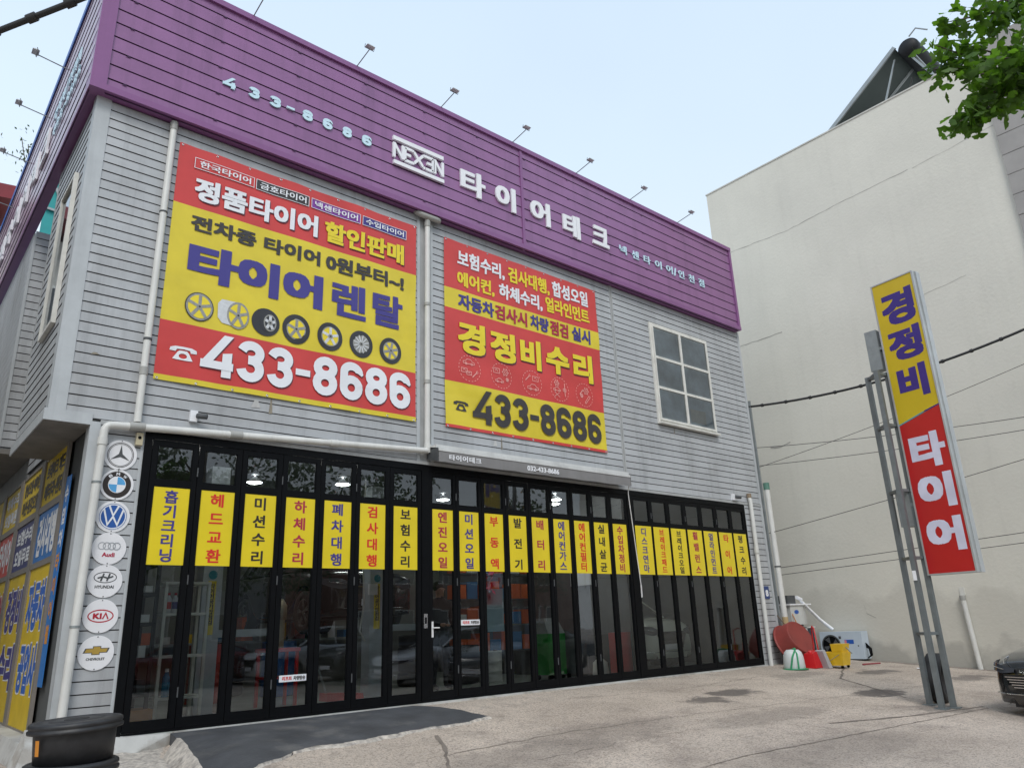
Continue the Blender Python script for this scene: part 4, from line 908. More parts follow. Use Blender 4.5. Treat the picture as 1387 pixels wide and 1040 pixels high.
# ------------------------------------------------------------------ cream neighbour on the right
def cream_mat():
    m = mat('cream_render', (.68, .66, .585), .8, var=.045, vs=.5, bump=.5, bs=14, streak=.06, col2=(.63, .61, .545), c2=(.5, .75))
    t = m.node_tree; n = t.nodes; l = t.links; b = n['Principled BSDF']; src = b.inputs['Base Color'].links[0].from_socket
    g = n.new('ShaderNodeNewGeometry'); s = n.new('ShaderNodeSeparateXYZ'); l.new(g.outputs['Position'], s.inputs[0])
    nz = n.new('ShaderNodeTexNoise'); nz.inputs['Scale'].default_value = .9; nz.inputs['Detail'].default_value = 7; l.new(g.outputs['Position'], nz.inputs['Vector'])
    a = n.new('ShaderNodeMath'); a.operation = 'MULTIPLY_ADD'; l.new(nz.outputs[0], a.inputs[0]); a.inputs[1].default_value = -2.2; l.new(s.outputs['Z'], a.inputs[2])
    cur = src
    for lo, hi, k, col in ((.10, .42, .55, (.52, .50, .44)), (-1.05, -.80, .6, (.32, .31, .28))):
        r = n.new('ShaderNodeMapRange'); r.inputs[1].default_value = lo; r.inputs[2].default_value = hi; r.inputs[3].default_value = k; r.inputs[4].default_value = 0; l.new(a.outputs[0], r.inputs[0])
        x = n.new('ShaderNodeMix'); x.data_type = 'RGBA'; l.new(r.outputs[0], x.inputs[0]); l.new(cur, x.inputs[6]); x.inputs[7].default_value = (*col, 1); cur = x.outputs[2]
    l.new(cur, b.inputs['Base Color']); return m
CRR = cream_mat()
cb = thing('cream_building', 'tall blank cream rendered building closing the yard on the right', 'building', (22, -2.5, -.4))
mb = MB(); mb.box(18.30, 27, -8.2, 1.83, -.7, 13.52); mb.build('wall', CRR, cb)
mb = MB(); mb.box(18.28, 27, -5.86, 1.85, 13.52, 13.56); mb.build('parapet_cap', mat('cap_render', (.55, .54, .50), .8), cb)
LIN = mat('wall_hairline', (.36, .35, .32), .9)
def wallcrack(pts, h=.014):
    rnd = random.Random(int(pts[0][0]*77)+int(pts[0][1]*13)); mb = MB(); vs = []; out = []
    for (a, b), (c, d) in zip(pts[:-1], pts[1:]):
        k = max(2, int(math.hypot(c-a, d-b)/.15))
        out += [(a+(c-a)*i/k+rnd.uniform(-.01, .01), b+(d-b)*i/k+rnd.uniform(-.012, .012)) for i in range(k)]
    out.append(pts[-1])
    for y, z in out: q = h*rnd.uniform(.3, 1)/2; vs += [(18.296, y, z+q), (18.296, y, z-q)]
    mb.add(vs, [(2*i, 2*i+1, 2*i+3, 2*i+2) for i in range(len(out)-1)]); mb.build('hairline_crack', LIN, cb)
wallcrack([(1.4, 11.33), (-.6, 11.22), (-2.0, 11.33), (-3.9, 11.42)], .02); wallcrack([(1.45, 8.36), (.05, 8.37)], .03); wallcrack([(-3.0, 8.0), (-3.6, 8.1), (-4.6, 8.25)], .014)
wallcrack([(-4.0, 11.4), (-5.85, 11.56)], .012); wallcrack([(.9, 5.3), (.6, 5.25), (.3, 5.33)], .05); wallcrack([(-.9, 1.15), (-.95, .95), (-1.15, .85)], .02)
GRN = mat('granite', (.33, .315, .30), .7, var=.1, vs=2, bump=.3, bs=60)
for r_i in range(16):
    for c_i in range(3):
        y1 = -5.88-c_i*.78; mb = MB(); z = 5.6+.51*r_i; dx = random.uniform(0, .008)
        mb.box(18.215+dx, 18.299, y1-.765, y1, z, z+.495); mb.build('granite_block', GRN, cb)
# solar water heater on its roof
sh = thing('solar_water_heater', 'dark solar water heater with a round tank on the cream building roof', 'solar heater', (19.6, -3.4, 13.56))
PAN = mat('panel_underside', (.07, .09, .085), .5, .2, var=.1, vs=2); ALU = mat('aluminium', (.34, .36, .36), .35, .6); TNK = mat('tank_black', (.010, .011, .013), .55, spec=.3)
A0, A1 = Vector((0, -1.97, 13.72)), Vector((0, -4.11, 15.20)); sd = (A1-A0).normalized(); nn = Vector((0, sd.z, -sd.y))
for x0 in (18.75, 19.95):
    F = frame((x0, A0.y, A0.z), (1, 0, 0), sd, nn); L = (A1-A0).length
    mb = MB(); mb.fbox(F, 0, 1.15, 0, L, 0, .07); p = mb.build('collector_panel', PAN, sh)
    mb = MB(); mb.fbox(F, -.02, .03, -.02, L+.02, -.01, .10); mb.fbox(F, 1.12, 1.17, -.02, L+.02, -.01, .10); mb.fbox(F, .03, 1.12, -.02, .03, -.01, .09); mb.build('panel_frame', ALU, p)
mb = MB(); mb.lathe([(0, -.05), (.18, -.04), (.25, .05), (.26, .1), (.26, 2.5), (.24, 2.56), (0, 2.6)], (18.75, -4.40, 15.08), (1, 0, 0), 28); mb.build('tank', TNK, sh)
mb = MB()
for x in (18.9, 20.0, 21.0):
    mb.beam((x, -4.4, 14.85), (x, -5.0, 13.5), .05, .05); mb.beam((x, -4.0, 15.0), (x, -3.4, 13.55), .04, .04); mb.beam((x, -2.0, 13.6), (x, -5.0, 13.6), .04, .04)
mb.beam((18.9, -4.9, 13.7), (20.0, -4.5, 14.8), .035, .035); mb.beam((20.0, -4.9, 13.7), (18.9, -4.5, 14.8), .035, .035)
mb.tube([(18.72, -4.5, 15.3), (18.70, -4.7, 15.42), (18.72, -4.95, 15.2)], .02, 8); mb.build('stand', ALU, sh)

# ------------------------------------------------------------------ pylon sign
def gnd(x, y): return gz(x, y)
py = thing('sign_mast', 'tall grey three legged steel mast with rungs carrying the roadside sign', 'mast', (12.14, -4.70, gnd(12.14, -4.7)))
PP = [(12.235, -4.511), (11.97, -4.775), (12.22, -4.834)]
MST = mat('mast_steel', (.17, .19, .195), .5, .2, var=.15, vs=5, streak=.2)
for x, y in PP: mb = MB(); mb.box(x-.035, x+.035, y-.035, y+.035, gnd(x, y)-.05, 4.66); mb.build('leg', MST, py); mb = MB(); mb.box(x-.09, x+.09, y-.08, y+.08, gnd(x, y)-.02, gnd(x, y)+.012); mb.build('foot_plate', MST, py)
for z in (4.62, 3.77, 2.74, 1.73, .655):
    mb = MB()
    for a, b in ((0, 1), (1, 2), (2, 0)): mb.beam((*PP[a], z), (*PP[b], z), .04, .04)
    mb.build('rung', MST, py)
for (z0, z1) in ((4.72, 5.40), (2.20, 2.76)):
    mb = MB(); mb.box(12.16, 12.34, -4.81, -4.62, z0, z1); mb.build('junction_box', STL, py)
mb = MB(); mb.box(12.18, 12.32, -5.0, -4.80, 5.05, 5.10); mb.box(12.18, 12.32, -5.0, -4.80, 2.5, 2.55); mb.box(12.19, 12.30, -5.0, -4.8, 4.0, 4.05); mb.build('bracket', STL, py)
mb = MB(); mb.box(11.915, 11.925, -4.80, -4.75, 1.40, 1.54); mb.build('tag', WHT, py)
ps = thing('pylon_sign', 'tall double sided box sign, yellow above red, fixed beside the steel mast', 'sign', (12.2, -5.17, 1.48))
PA, PB = Vector((12.165, -4.875, 0)), Vector((12.07, -5.565, 0)); U = (PB-PA).normalized(); wd_ = (PB-PA).length; Np = U.cross(Vector((0, 0, 1)))
FP = frame(PA, U, (0, 0, 1), Np); FQ = frame(PA+U*wd_-Np*.20, -U, (0, 0, 1), -Np)
YPS = mat('lit_yellow_face', (.62, .46, .02), .3, var=.05, vs=2); RPS = mat('lit_red_face', (.50, .02, .02), .3, var=.05, vs=2); NVP = mat('lit_navy_letter', (.05, .03, .22), .35); WPS = mat('lit_white_letter', (.68, .68, .82), .35)
mb = MB(); mb.fbox(FP, 0, wd_, 1.48, 6.13, -.195, -.004); mb.build('sign_box', ALU, ps)
mb = MB()
for u0, u1 in ((-.012, .012), (wd_-.012, wd_+.012)): mb.fbox(FP, u0, u1, 1.465, 6.145, -.21, .010)
mb.fbox(FP, .012, wd_-.012, 1.465, 1.485, -.21, .010); mb.fbox(FP, .012, wd_-.012, 6.125, 6.145, -.21, .010); mb.fbox(FP, wd_+.013, wd_+.03, 1.465, 6.14, -.14, -.07)
mb.build('frame', mat('sign_frame', (.50, .52, .52), .4, .4, streak=.2), ps)
for F in (FP, FQ):
    mb = MB(); e0 = .012; e1 = wd_-.012
    mb.poly(F, [(e0, 3.76), (e1, 3.95), (e1, 6.125), (e0, 6.125)], .001); mb.mi = 1; mb.poly(F, [(e0, 1.485), (e1, 1.485), (e1, 3.93), (e0, 3.74)], .001)
    mb.mi = 2; mb.poly(F, [(e0, 3.742), (e1*.62, 3.865), (e1*.62, 3.885), (e0, 3.762)], .0015); mb.mi = 3; mb.poly(F, [(e1*.64, 3.87), (e1, 3.93), (e1, 3.95), (e1*.64, 3.89)], .0015)
    face = mb.build('face', [YPS, RPS, mat('aqua_strip', (.12, .35, .40), .4), NVP], ps)
    for ch, z0, z1, m in (('경', 5.36, 5.93, NVP), ('정', 4.76, 5.28, NVP), ('비', 4.13, 4.65, NVP), ('타', 3.03, 3.56, WPS), ('이', 2.42, 2.93, WPS), ('어', 1.79, 2.28, WPS)):
        q = MB(); text(q, F, ch, .10 if ch != '비' else .13, .64 if ch != '비' else .60, z0, z1, .003, (.05, .042) if ch in '경정' else .058); q.build('letter', m, face)
# tyre standing among the legs
def tyre(name, c, ax, R, w, label=None, parent=None):
    pr = [(R*.60, -w*.36), (R*.72, -w*.48), (R*.90, -w*.5), (R*.98, -w*.42), (R, -w*.2), (R, w*.2), (R*.98, w*.42), (R*.90, w*.5), (R*.72, w*.48), (R*.60, w*.36), (R*.58, 0), (R*.60, -w*.36)]
    mb = MB(); mb.lathe(pr, c, ax, 40)
    ax = Vector(ax).normalized()
    for s in (-.22, 0, .22): mb.lathe([(R*1.004, s*w-.004), (R*.985, s*w-.003), (R*.985, s*w+.003), (R*1.004, s*w+.004)], c, ax, 40)
    return mb.build(name, RUB, parent, label)
o = tyre('spare_tyre', (12.61, -4.54, gnd(12.6, -4.5)+.345), (-.15, .98, .05), .345, .225); tag(o, 'worn black tyre standing upright between the legs of the steel mast', 'tyre')

# ------------------------------------------------------------------ wires
WIR = mat('cable_black', (.02, .02, .021), .6)
def wire(label, a, b, sag, r, kn=0, grp=None, ends=None):
    a, b = Vector(a), Vector(b); k = 28; pts = [a.lerp(b, i/k)-Vector((0, 0, 4*sag*(i/k)*(1-i/k))) for i in range(k+1)]
    t = thing('overhead_cable', label, 'cable', a); mb = MB(); mb.tube(pts, r, 6); mb.build('cable_run', WIR, t)
    if kn:
        mb = MB(); d = (b-a).normalized()
        for i in range(kn): p = a.lerp(b, (i+.6)/kn); s = (i+.6)/kn; p = p-Vector((0, 0, 4*sag*s*(1-s))); mb.tube([p-d*.03, p+d*.03], r*1.5, 6)
        tag(mb.build('cable_tie', WIR, t), kind='stuff')
    return t
wire('bundled black cable from the shop right edge rising behind the pylon sign', (16.0, .0, 5.86), (17.9, -7.6, 7.0), .45, .028, 14)
wire('thin wire across the cream wall, ending highest behind the red sign face', (16.05, .0, 4.84), (18.1, -7.5, 4.65), .12, .007)
wire('thin wire just below the highest one across the cream wall', (16.05, .0, 4.40), (18.1, -7.5, 4.45), .1, .007)
wire('thin wire climbing steeply from the pipe cap over the cream wall', (16.05, .0, 4.36), (18.1, -6.5, 6.1), .1, .006)
wire('thin wire rising to the right at the middle of the cream wall', (16.05, .0, 2.80), (18.1, -7.5, 4.3), .05, .007)
wire('upper of the two lowest thin wires across the cream wall', (16.2, .0, 2.02), (18.1, -7.5, 2.55), .0, .007)
wire('lowest thin wire across the cream wall', (16.2, .0, 1.86), (18.1, -7.5, 2.34), .0, .007)
wire('thick dark overhead cable crossing the top left corner of the picture', (-1.2, -3.2, 4.05), (2.6, -7.1, 6.0), -.02, .021, 22)

# ------------------------------------------------------------------ black tubs at the left corner
def tub(cx, cy, z0, h, R, label):
    t = thing('black_rubber_tub', label, 'tub', (cx, cy, z0), 'two round black tubs stacked at the shop corner')
    mb = MB(); mb.lathe([(0, z0), (R*.82, z0), (R*.86, z0+h-.09), (R*.86, z0+h-.08)], (cx, cy, 0), (0, 0, 1), 48); mb.build('body', TUB, t)
    mb = MB(); z = z0+h; mb.lathe([(R*.86, z-.085), (R*.99, z-.082), (R*1.0, z-.060), (R*.965, z-.050), (R*.965, z-.040), (R*.985, z-.032), (R*.975, z-.010), (R*.93, z), (R*.90, z), (R*.885, z-.010), (R*.87, z-.004), (R*.60, z-.001), (R*.59, z-.006), (R*.57, z-.001), (0, z-.0)], (cx, cy, 0), (0, 0, 1), 48); lid = mb.build('lid', TUB, t)
    mb = MB(); mb.lathe([(0, z+.006), (R*.26, z+.005), (R*.28, z-.008)], (cx, cy, 0), (0, 0, 1), 24); mb.build('lid_boss', RUB, lid)
    return t
TUB = mat('black_tub', (.024, .025, .028), .5, var=.3, vs=7, bump=.1, bs=60, col2=(.05, .05, .05), c2=(.55, .7))
tc_ = (1.71, -1.77); g0 = gnd(*tc_)
tub(*tc_, g0, .29, .37, 'lower of the two stacked black tubs at the shop corner, cut by the frame')
t = tub(tc_[0]+.01, tc_[1], g0+.291, .325, .368, 'upper black tub with a ribbed lid, stacked at the left corner')
mb = MB(); F = frame((tc_[0], tc_[1], 0), (1, 0, 0), (0, 0, 1), (0, -1, 0))
a = rad(202); vs = []
for i in range(4):
    b = a+i*.045; vs += [(tc_[0]+.326*math.cos(b), tc_[1]+.326*math.sin(b), g0+.38), (tc_[0]+.332*math.cos(b), tc_[1]+.332*math.sin(b), g0+.50)]
mb.add(vs, [(2*i, 2*i+2, 2*i+3, 2*i+1) for i in range(3)]); mb.build('orange_sticker', mat('orange_sticker', (.65, .25, .03), .5), t); t.rotation_euler = (0, rad(-2.2), 0)

# ------------------------------------------------------------------ clutter by the right corner
def at(x, y, dz=0.): return Vector((x, y, gnd(x, y)+dz))
# round red basin leaning on the wall
BAS = mat('red_brown_rubber', (.24, .038, .03), .55, var=.12, vs=4)
c = at(15.95, -.28, .42); ax = Vector((-.10, -.88, .46)).normalized()
mb = MB(); mb.lathe([(0, -.30), (.355, -.30), (.36, -.302), (.365, -.298), (.375, -.28), (.42, .015), (.422, .02), (.425, .02), (.455, .03), (.46, .05), (.44, .055), (.41, .03), (.35, -.25), (0, -.27)], c, -ax, 40); o = mb.build('leaning_basin', BAS)
tag(o, 'big round reddish brown rubber basin tipped on its edge against the wall', 'basin')
t = thing('water_container', 'squat white plastic container with a green strap in front of the basin', 'container', at(15.02, -.82))
p = at(15.02, -.82); mb = MB(); mb.lathe([(0, 0), (.20, 0), (.215, .03), (.20, .24), (.17, .33), (.12, .375), (0, .38)], p, (0, 0, 1), 20); mb.build('body', mat('milky_plastic', (.70, .74, .74), .3), t)
GRS = mat('green_strap', (.03, .30, .13), .4); mb = MB(); mb.tube([p+Vector((-.23, -.05, .02)), p+Vector((-.2, -.1, .25)), p+Vector((-.10, -.12, .38)), p+Vector((.02, -.05, .40)), p+Vector((.06, .1, .36))], .018, 8); mb.tube([p+Vector((-.15, -.18, .02)), p+Vector((-.12, -.16, .3)), p+Vector((-.02, -.04, .40))], .016, 8); mb.build('strap', GRS, t)
mb = MB(); mb.lathe([(0, .0), (.27, .0), (.27, .015), (0, .016)], p-Vector((0, 0, .003)), (0, 0, 1), 20); mb.build('green_tray', GRS, t)
t = thing('red_fuel_can', 'bright red plastic can between the white container and the yellow mop bucket', 'can', at(15.62, -.92)); p = at(15.62, -.92)
RCN = mat('bright_red_plastic', (.62, .015, .02), .35); mb = MB()
mb.hexa([p+Vector(q) for q in ((-.2, -.14, 0), (.2, -.14, 0), (.2, .14, 0), (-.2, .14, 0), (-.17, -.10, .28), (.12, -.10, .34), (.12, .10, .34), (-.17, .10, .28))]); mb.build('body', RCN, t)
mb = MB(); mb.tube([p+Vector((.08, -.1, .33)), p+Vector((.05, -.08, .78)), p+Vector((.13, .0, .82)), p+Vector((.20, .05, .78)), p+Vector((.16, .05, .3))], .014, 6); mb.build('handle_loop', RCN, t)
mb = MB(); mb.lathe([(.035, 0), (.035, .05), (0, .055)], p+Vector((-.1, 0, .29)), (0, 0, 1), 12); mb.build('cap', RCN, t)
SCB = .78
t = thing('mop_bucket', 'yellow wheeled mop bucket with wringer beside the red can', 'mop bucket', at(15.98, -1.22)); p = at(15.98, -1.22)
YPL = mat('yellow_plastic', (.78, .50, .02), .4, var=.1, vs=6); Z = .07; mb = MB()
bo = [(-.20, -.28), (.20, -.28), (.20, .28), (-.20, .28)]; to = [(-.24, -.33), (.24, -.33), (.24, .33), (-.24, .33)]; ti = [(-.21, -.30), (.21, -.30), (.21, .30), (-.21, .30)]
vs = [p+Vector((x, y, Z)) for x, y in bo]+[p+Vector((x, y, Z+.33)) for x, y in to]+[p+Vector((x, y, Z+.33)) for x, y in ti]+[p+Vector((x*.95, y*.95, Z+.05)) for x, y in bo]
mb.add(vs, [(0, 3, 2, 1)]+[(i, (i+1) % 4, 4+(i+1) % 4, 4+i) for i in range(4)]+[(4+i, 4+(i+1) % 4, 8+(i+1) % 4, 8+i) for i in range(4)]+[(8+i, 8+(i+1) % 4, 12+(i+1) % 4, 12+i) for i in range(4)]+[(12, 13, 14, 15)]); mb.build('bucket', YPL, t)
mb = MB(); mb.hexa([p+Vector(q) for q in ((-.16, -.30, Z+.30), (.16, -.30, Z+.30), (.16, -.02, Z+.30), (-.16, -.02, Z+.30), (-.19, -.35, Z+.54), (.19, -.35, Z+.54), (.19, .0, Z+.54), (-.19, .0, Z+.54))]); mb.build('wringer', YPL, t)
mb = MB(); mb.tube([p+Vector((.0, -.34, Z+.45)), p+Vector((-.05, -.50, Z+.30))], .015, 6); mb.tube([p+Vector((-.25, .28, Z+.30)), p+Vector((-.30, .05, Z+.1)), p+Vector((-.26, -.25, Z+.28))], .008, 6); mb.build('bail', STL, t)
for sx in (-.16, .16):
    for sy in (-.24, .24): mb = MB(); mb.lathe([(0, -.015), (.038, -.015), (.038, .015), (0, .015)], p+Vector((sx, sy, .038)), (1, 0, 0), 12); mb.build('caster', BLK, t)
t.scale = (SCB,)*3
def stick(label, a, b, r, m, head=None, name='broom', cat='broom'):
    t = thing(name, label, cat, min(a, b, key=lambda q: q[2])); mb = MB(); mb.tube([a, b], r, 8); mb.build('handle', m, t)
    if head: mb = MB(); mb.box(*head[0]); mb.build('head', head[1], t)
    return t
WOD = mat('broom_wood', (.42, .20, .09), .5); g = gnd(16.2, -.9)
stick('orange brown broom handle slanting over the red can', (15.95, -.75, g+.1), (16.65, .02, 1.05), .014, WOD)
stick('dark stick leaning across the front of the red basin', (15.9, -.7, g+.25), (15.95, .0, 1.02), .012, mat('dark_wood', (.12, .08, .05), .6), name='stick', cat='stick')
stick('green stick with a yellow tip leaning behind the red can', (15.98, -.72, g+.18), (16.0, -.05, .70), .015, GRS, name='stick', cat='stick')
mb = MB(); mb.hexa([tuple(at(15.72, -1.10)+Vector(q)) for q in ((-.02, -.10, 0), (.10, -.12, 0), (.12, .1, 0), (0, .12, 0), (-.12, -.06, .34), (-.06, -.08, .36), (-.05, .1, .36), (-.11, .12, .34))])
tag(mb.build('dust_pan', mat('grey_plastic', (.42, .42, .45), .5)), 'small grey dustpan propped between the red can and the mop bucket', 'dustpan')
tt_ = at(17.0, -1.3); mb = MB(); mb.lathe([(0, 0), (.035, .0), (.03, .03), (0, .03)], tt_, (0, 0, 1), 8); mb.tube([tt_+Vector((0, 0, .02)), tt_+Vector((.25, -.25, .03))], .018, 6); tag(mb.build('dropped_brush', mat('maroon', (.25, .04, .05), .6)), 'small maroon brush lying on the concrete behind the mop bucket', 'brush')
tt_ = at(17.2, -2.4); mb = MB(); mb.add([tuple(tt_+Vector(q)) for q in ((-.1, -.05, .012), (.08, -.09, .02), (.14, .03, .015), (-.02, .09, .03), (-.1, .03, .02))], [(0, 1, 2, 3, 4)]); tag(mb.build('paper_scrap', WHT), 'crumpled white scrap of paper on the concrete near the cream wall', 'litter')
# outdoor units
ACW = mat('ac_casing', (.58, .59, .57), .45, var=.06, vs=4, streak=.15); ACB = mat('ac_blue_white', (.50, .58, .66), .4, var=.06, vs=3, streak=.1)
t = thing('air_conditioner_unit', 'pale blue outdoor unit with a round fan on the ground by the cream wall', 'air conditioner', (18.1, -.42, -.05))
F = frame((17.93, .12, 0), (0, -1, 0), (0, 0, 1), (-1, 0, 0)); zb = -.03
mb = MB(); mb.fbox(F, 0, 1.02, zb, zb+.60, -.32, 0); mb.build('casing', ACB, t)
mb = MB(); mb.ring(F, .27, zb+.30, .235, .235, .03, .004, 32); mb.mi = 1; mb.ell(F, .27, zb+.30, .206, .206, .002, 32); mb.build('fan_guard', [DGR, BLK], t)
mb = MB()
for i in range(4):
    a = i*PI/2+.4; mb.add([F(.27+.03*math.cos(a), zb+.30+.03*math.sin(a), .004), F(.27+.19*math.cos(a-.25), zb+.30+.19*math.sin(a-.25), .003), F(.27+.19*math.cos(a+.45), zb+.30+.19*math.sin(a+.45), .012)], [(0, 1, 2)])
mb.ell(F, .27, zb+.3, .04, .04, .014, 14); mb.build('fan', DGR, t)
mb = MB(); mb.patch(F, .60, .82, zb+.33, zb+.42, .003, 1, 1); mb.mi = 1; mb.patch(F, .60, .65, zb+.34, zb+.41, .0045, 1, 1); mb.build('label', [mat('label_blue', (.02, .10, .42), .4), mat('label_pink', (.6, .2, .25), .4)], t)
mb = MB(); [mb.patch(F, .47, .53, zb+.44-.1*i, zb+.50-.1*i, .003, 1, 1) for i in (0,)]; mb.patch(F, .90, .93, zb+.27, zb+.30, .003, 1, 1); mb.patch(F, .50, .56, zb+.06, zb+.10, .003, 1, 1); mb.build('screw_cover', DGR, t)
mb = MB(); mb.fbox(F, .08, .95, zb-.05, zb, -.3, -.02); mb.build('foot_rail', DGR, t)
mb = MB(); [mb.tube([F(1.02, zb+.25+.03*i, -.15), F(1.10+.02*i, zb+.22, -.1), F(1.14, zb+.08, -.05-.03*i), F(1.05, zb+.02, -.1)], .012, 6) for i in range(4)]; mb.build('hose', BLK, t)
t = thing('air_conditioner_unit', 'small white outdoor unit hung beside the thick rusty footed pipe', 'air conditioner', (16.95, .1, .75))
mb = MB(); mb.box(16.55, 17.10, -.02, .30, .77, 1.20); mb.hexa([(17.10, -.02, .77), (17.42, .1, .77), (17.42, .4, .77), (17.1, .3, .77), (17.10, -.02, 1.20), (17.42, .1, 1.20), (17.42, .4, 1.20), (17.1, .3, 1.2)]); mb.build('casing', ACW, t)
mb = MB(); mb.box(16.50, 17.45, -.05, .35, 1.2, 1.23); mb.build('top_tray', WHT, t)
F = frame((0, -.023, 0), (1, 0, 0), (0, 0, 1), (0, -1, 0)); mb = MB(); mb.ell(F, 16.80, 1.05, .10, .045, 0, 24); mb.build('label', mat('label_blue', (.02, .10, .42), .4), t)
mb = MB(); mb.box(16.6, 16.95, .05, .35, 1.23, 1.42); mb.build('control_box', DGR, t)
mb = MB(); mb.tube([(17.25, .1, 1.32), (17.7, .2, 1.15), (18.05, .1, .85), (18.2, -.1, .62)], .035, 8); mb.tube([(17.1, .1, 1.38), (17.3, .1, 1.33)], .04, 8); mb.build('lagged_pipe', WHT, t)
t = thing('air_conditioner_unit', 'dark outdoor unit with a pale post standing behind the leaning basin', 'air conditioner', (17.25, .3, 0))
mb = MB(); mb.box(16.75, 17.75, .15, .5, .02, .68); mb.build('casing', mat('dark_blue_grille', (.02, .035, .05), .4), t)
mb = MB(); mb.box(17.28, 17.42, .12, .15, .0, .70); mb.box(16.7, 17.8, .12, .15, .68, .71); mb.build('frame', ACW, t)
mb = MB(); mb.box(16.85, 17.1, .02, .14, .70, .8); mb.build('bracket', DGR, t)

# ------------------------------------------------------------------ cars
def lerp_tab(tab, x):
    for (a, va), (b, vb) in zip(tab[:-1], tab[1:]):
        if x <= b: t = max(0, (x-a)/(b-a)); t = t*t*(3-2*t)*.5+t*.5; return va+(vb-va)*t
    return tab[-1][1]
CGL = mat('car_glass', (.012, .014, .016), .05, var=0, spec=.9); TRR = mat('car_trim', (.015, .015, .016), .5); HLM = mat('headlight', (.10, .11, .13), .08, .3, var=0); CRO = mat('chrome', (.7, .7, .72), .12, 1., var=0)
TLM = mat('tail_light', (.35, .01, .01), .2)
def car(name, label, paint, kind='sedan', front=0, group=None, lift=False):
    """built nose at x=0 pointing to -x, ground at z=0"""
    if kind == 'sedan':
        Lc, k = 4.85, 1.; zt = [(0, .60), (.10, .70), (.35, .80), (1.0, .92), (1.55, .99), (2.6, .98), (3.8, 1.02), (4.45, 1.03), (4.75, .97), (4.85, .80)]
        hw = [(0, .60), (.08, .74), (.25, .84), (.6, .91), (2.4, .92), (4.1, .91), (4.6, .85), (4.85, .66)]; cab = [(1.35, .97, .84), (2.15, 1.38, .64), (2.7, 1.45, .62), (3.3, 1.43, .61), (3.95, 1.24, .63), (4.5, 1.02, .74)]; zb = .20; wr = .335; wx = (.95, 3.78)
    elif kind == 'suv':
        Lc, k = 4.5, 1.; zt = [(0, .78), (.10, .92), (.35, 1.0), (1.0, 1.08), (1.35, 1.12), (2.6, 1.12), (3.8, 1.14), (4.3, 1.12), (4.5, .95)]
        hw = [(0, .66), (.08, .78), (.25, .87), (.6, .92), (2.4, .93), (4.0, .92), (4.35, .88), (4.5, .76)]; cab = [(1.15, 1.10, .85), (1.8, 1.55, .70), (2.4, 1.66, .68), (3.4, 1.65, .67), (4.0, 1.56, .67), (4.4, 1.14, .80)]; zb = .27; wr = .36; wx = (.88, 3.52)
    else:
        Lc, k = 3.9, 1.; zt = [(0, .72), (.08, .90), (.25, .98), (.7, 1.04), (1.0, 1.08), (2.6, 1.08), (3.6, 1.08), (3.9, .9)]
        hw = [(0, .62), (.08, .72), (.2, .78), (.5, .80), (2.4, .81), (3.6, .80), (3.9, .70)]; cab = [(.78, 1.04, .76), (1.35, 1.50, .64), (1.8, 1.60, .62), (3.0, 1.60, .62), (3.5, 1.52, .62), (3.82, 1.08, .72)]; zb = .24; wr = .31; wx = (.75, 3.15)
    t = thing(name, label, 'car', (0, 0, 0), group)
    st = sorted(set([0, .02, .05, .1, .18, .28, .42]+[wx[0]+d for d in (-.42, -.3, -.15, 0, .15, .3, .42)]+[1.6, 2.0, 2.4, 2.8]+[wx[1]+d for d in (-.42, -.3, -.15, 0, .15, .3, .42)]+[Lc-.3, Lc-.15, Lc-.06, Lc]))
    mb = MB(); vs = []; rows_ = []
    for x in st:
        h = lerp_tab(hw, x); z = lerp_tab(zt, x); b = zb
        arch = 0
        for w_ in wx:
            d = abs(x-w_)
            if d < wr+.07: arch = max(arch, math.sqrt((wr+.07)**2-d*d)+wr-b)
        b2 = b+max(0, arch)*.97 if arch > 0 else b
        if x < .1: b2 = b+.1*(1-x/.1)
        sec = [(0, b), (h*.72, b), (h*.80, min(b2, z-.2)), (h*.97, min(b2+.01, z-.19)), (h, min(b2+.06, z-.16)), (h*1.0, max(b2+.09, b+(z-b)*.45)), (h*.995, z-.20 if z-.20 > max(b2+.09, b+(z-b)*.45) else max(b2+.10, b+(z-b)*.46)), (h*.965, z-.09), (h*.90, z-.03), (h*.75, z), (h*.4, z+.02), (0, z+.025)]
        full = sec+[(-y, zz) for y, zz in sec[-2:0:-1]]; rows_.append(full)
        vs += [(x, y, zz) for y, zz in full]
    n = len(rows_[0])
    mb.add(vs, [(i*n+q, i*n+(q+1) % n, (i+1)*n+(q+1) % n, (i+1)*n+q) for i in range(len(st)-1) for q in range(n)]+[tuple(range(n))[::-1], tuple(range(len(vs)-n, len(vs)))], True)
    body = mb.build('body', paint, t)
    # greenhouse
    mb = MB(); vs = []
    for x, z, bw in cab:
        belt = lerp_tab(zt, x)-.015; tw = bw if z-belt < .1 else .60*(.92 if kind != 'mini' else 1); bw2 = min(lerp_tab(hw, x)*.90, .83)
        s = [(bw2, belt), (tw+(bw2-tw)*.25, belt+(z-belt)*.72), (tw, z-.035 if z-belt > .1 else z), (tw*.8, z), (0, z+.015)]
        vs += [(x, y, zz) for y, zz in s]+[(x, -y, zz) for y, zz in s[-2::-1]]
    n = 9; NC = len(cab)
    for i in range(NC-1):
        for q in range(n-1):
            roof = 2 <= q <= 5 and 1 <= i <= NC-3
            mb.mi = 1 if roof else 0; mb.add([vs[i*n+q], vs[i*n+q+1], vs[(i+1)*n+q+1], vs[(i+1)*n+q]], [(0, 1, 2, 3)], True)
    mb.build('cabin', [CGL, paint], t)
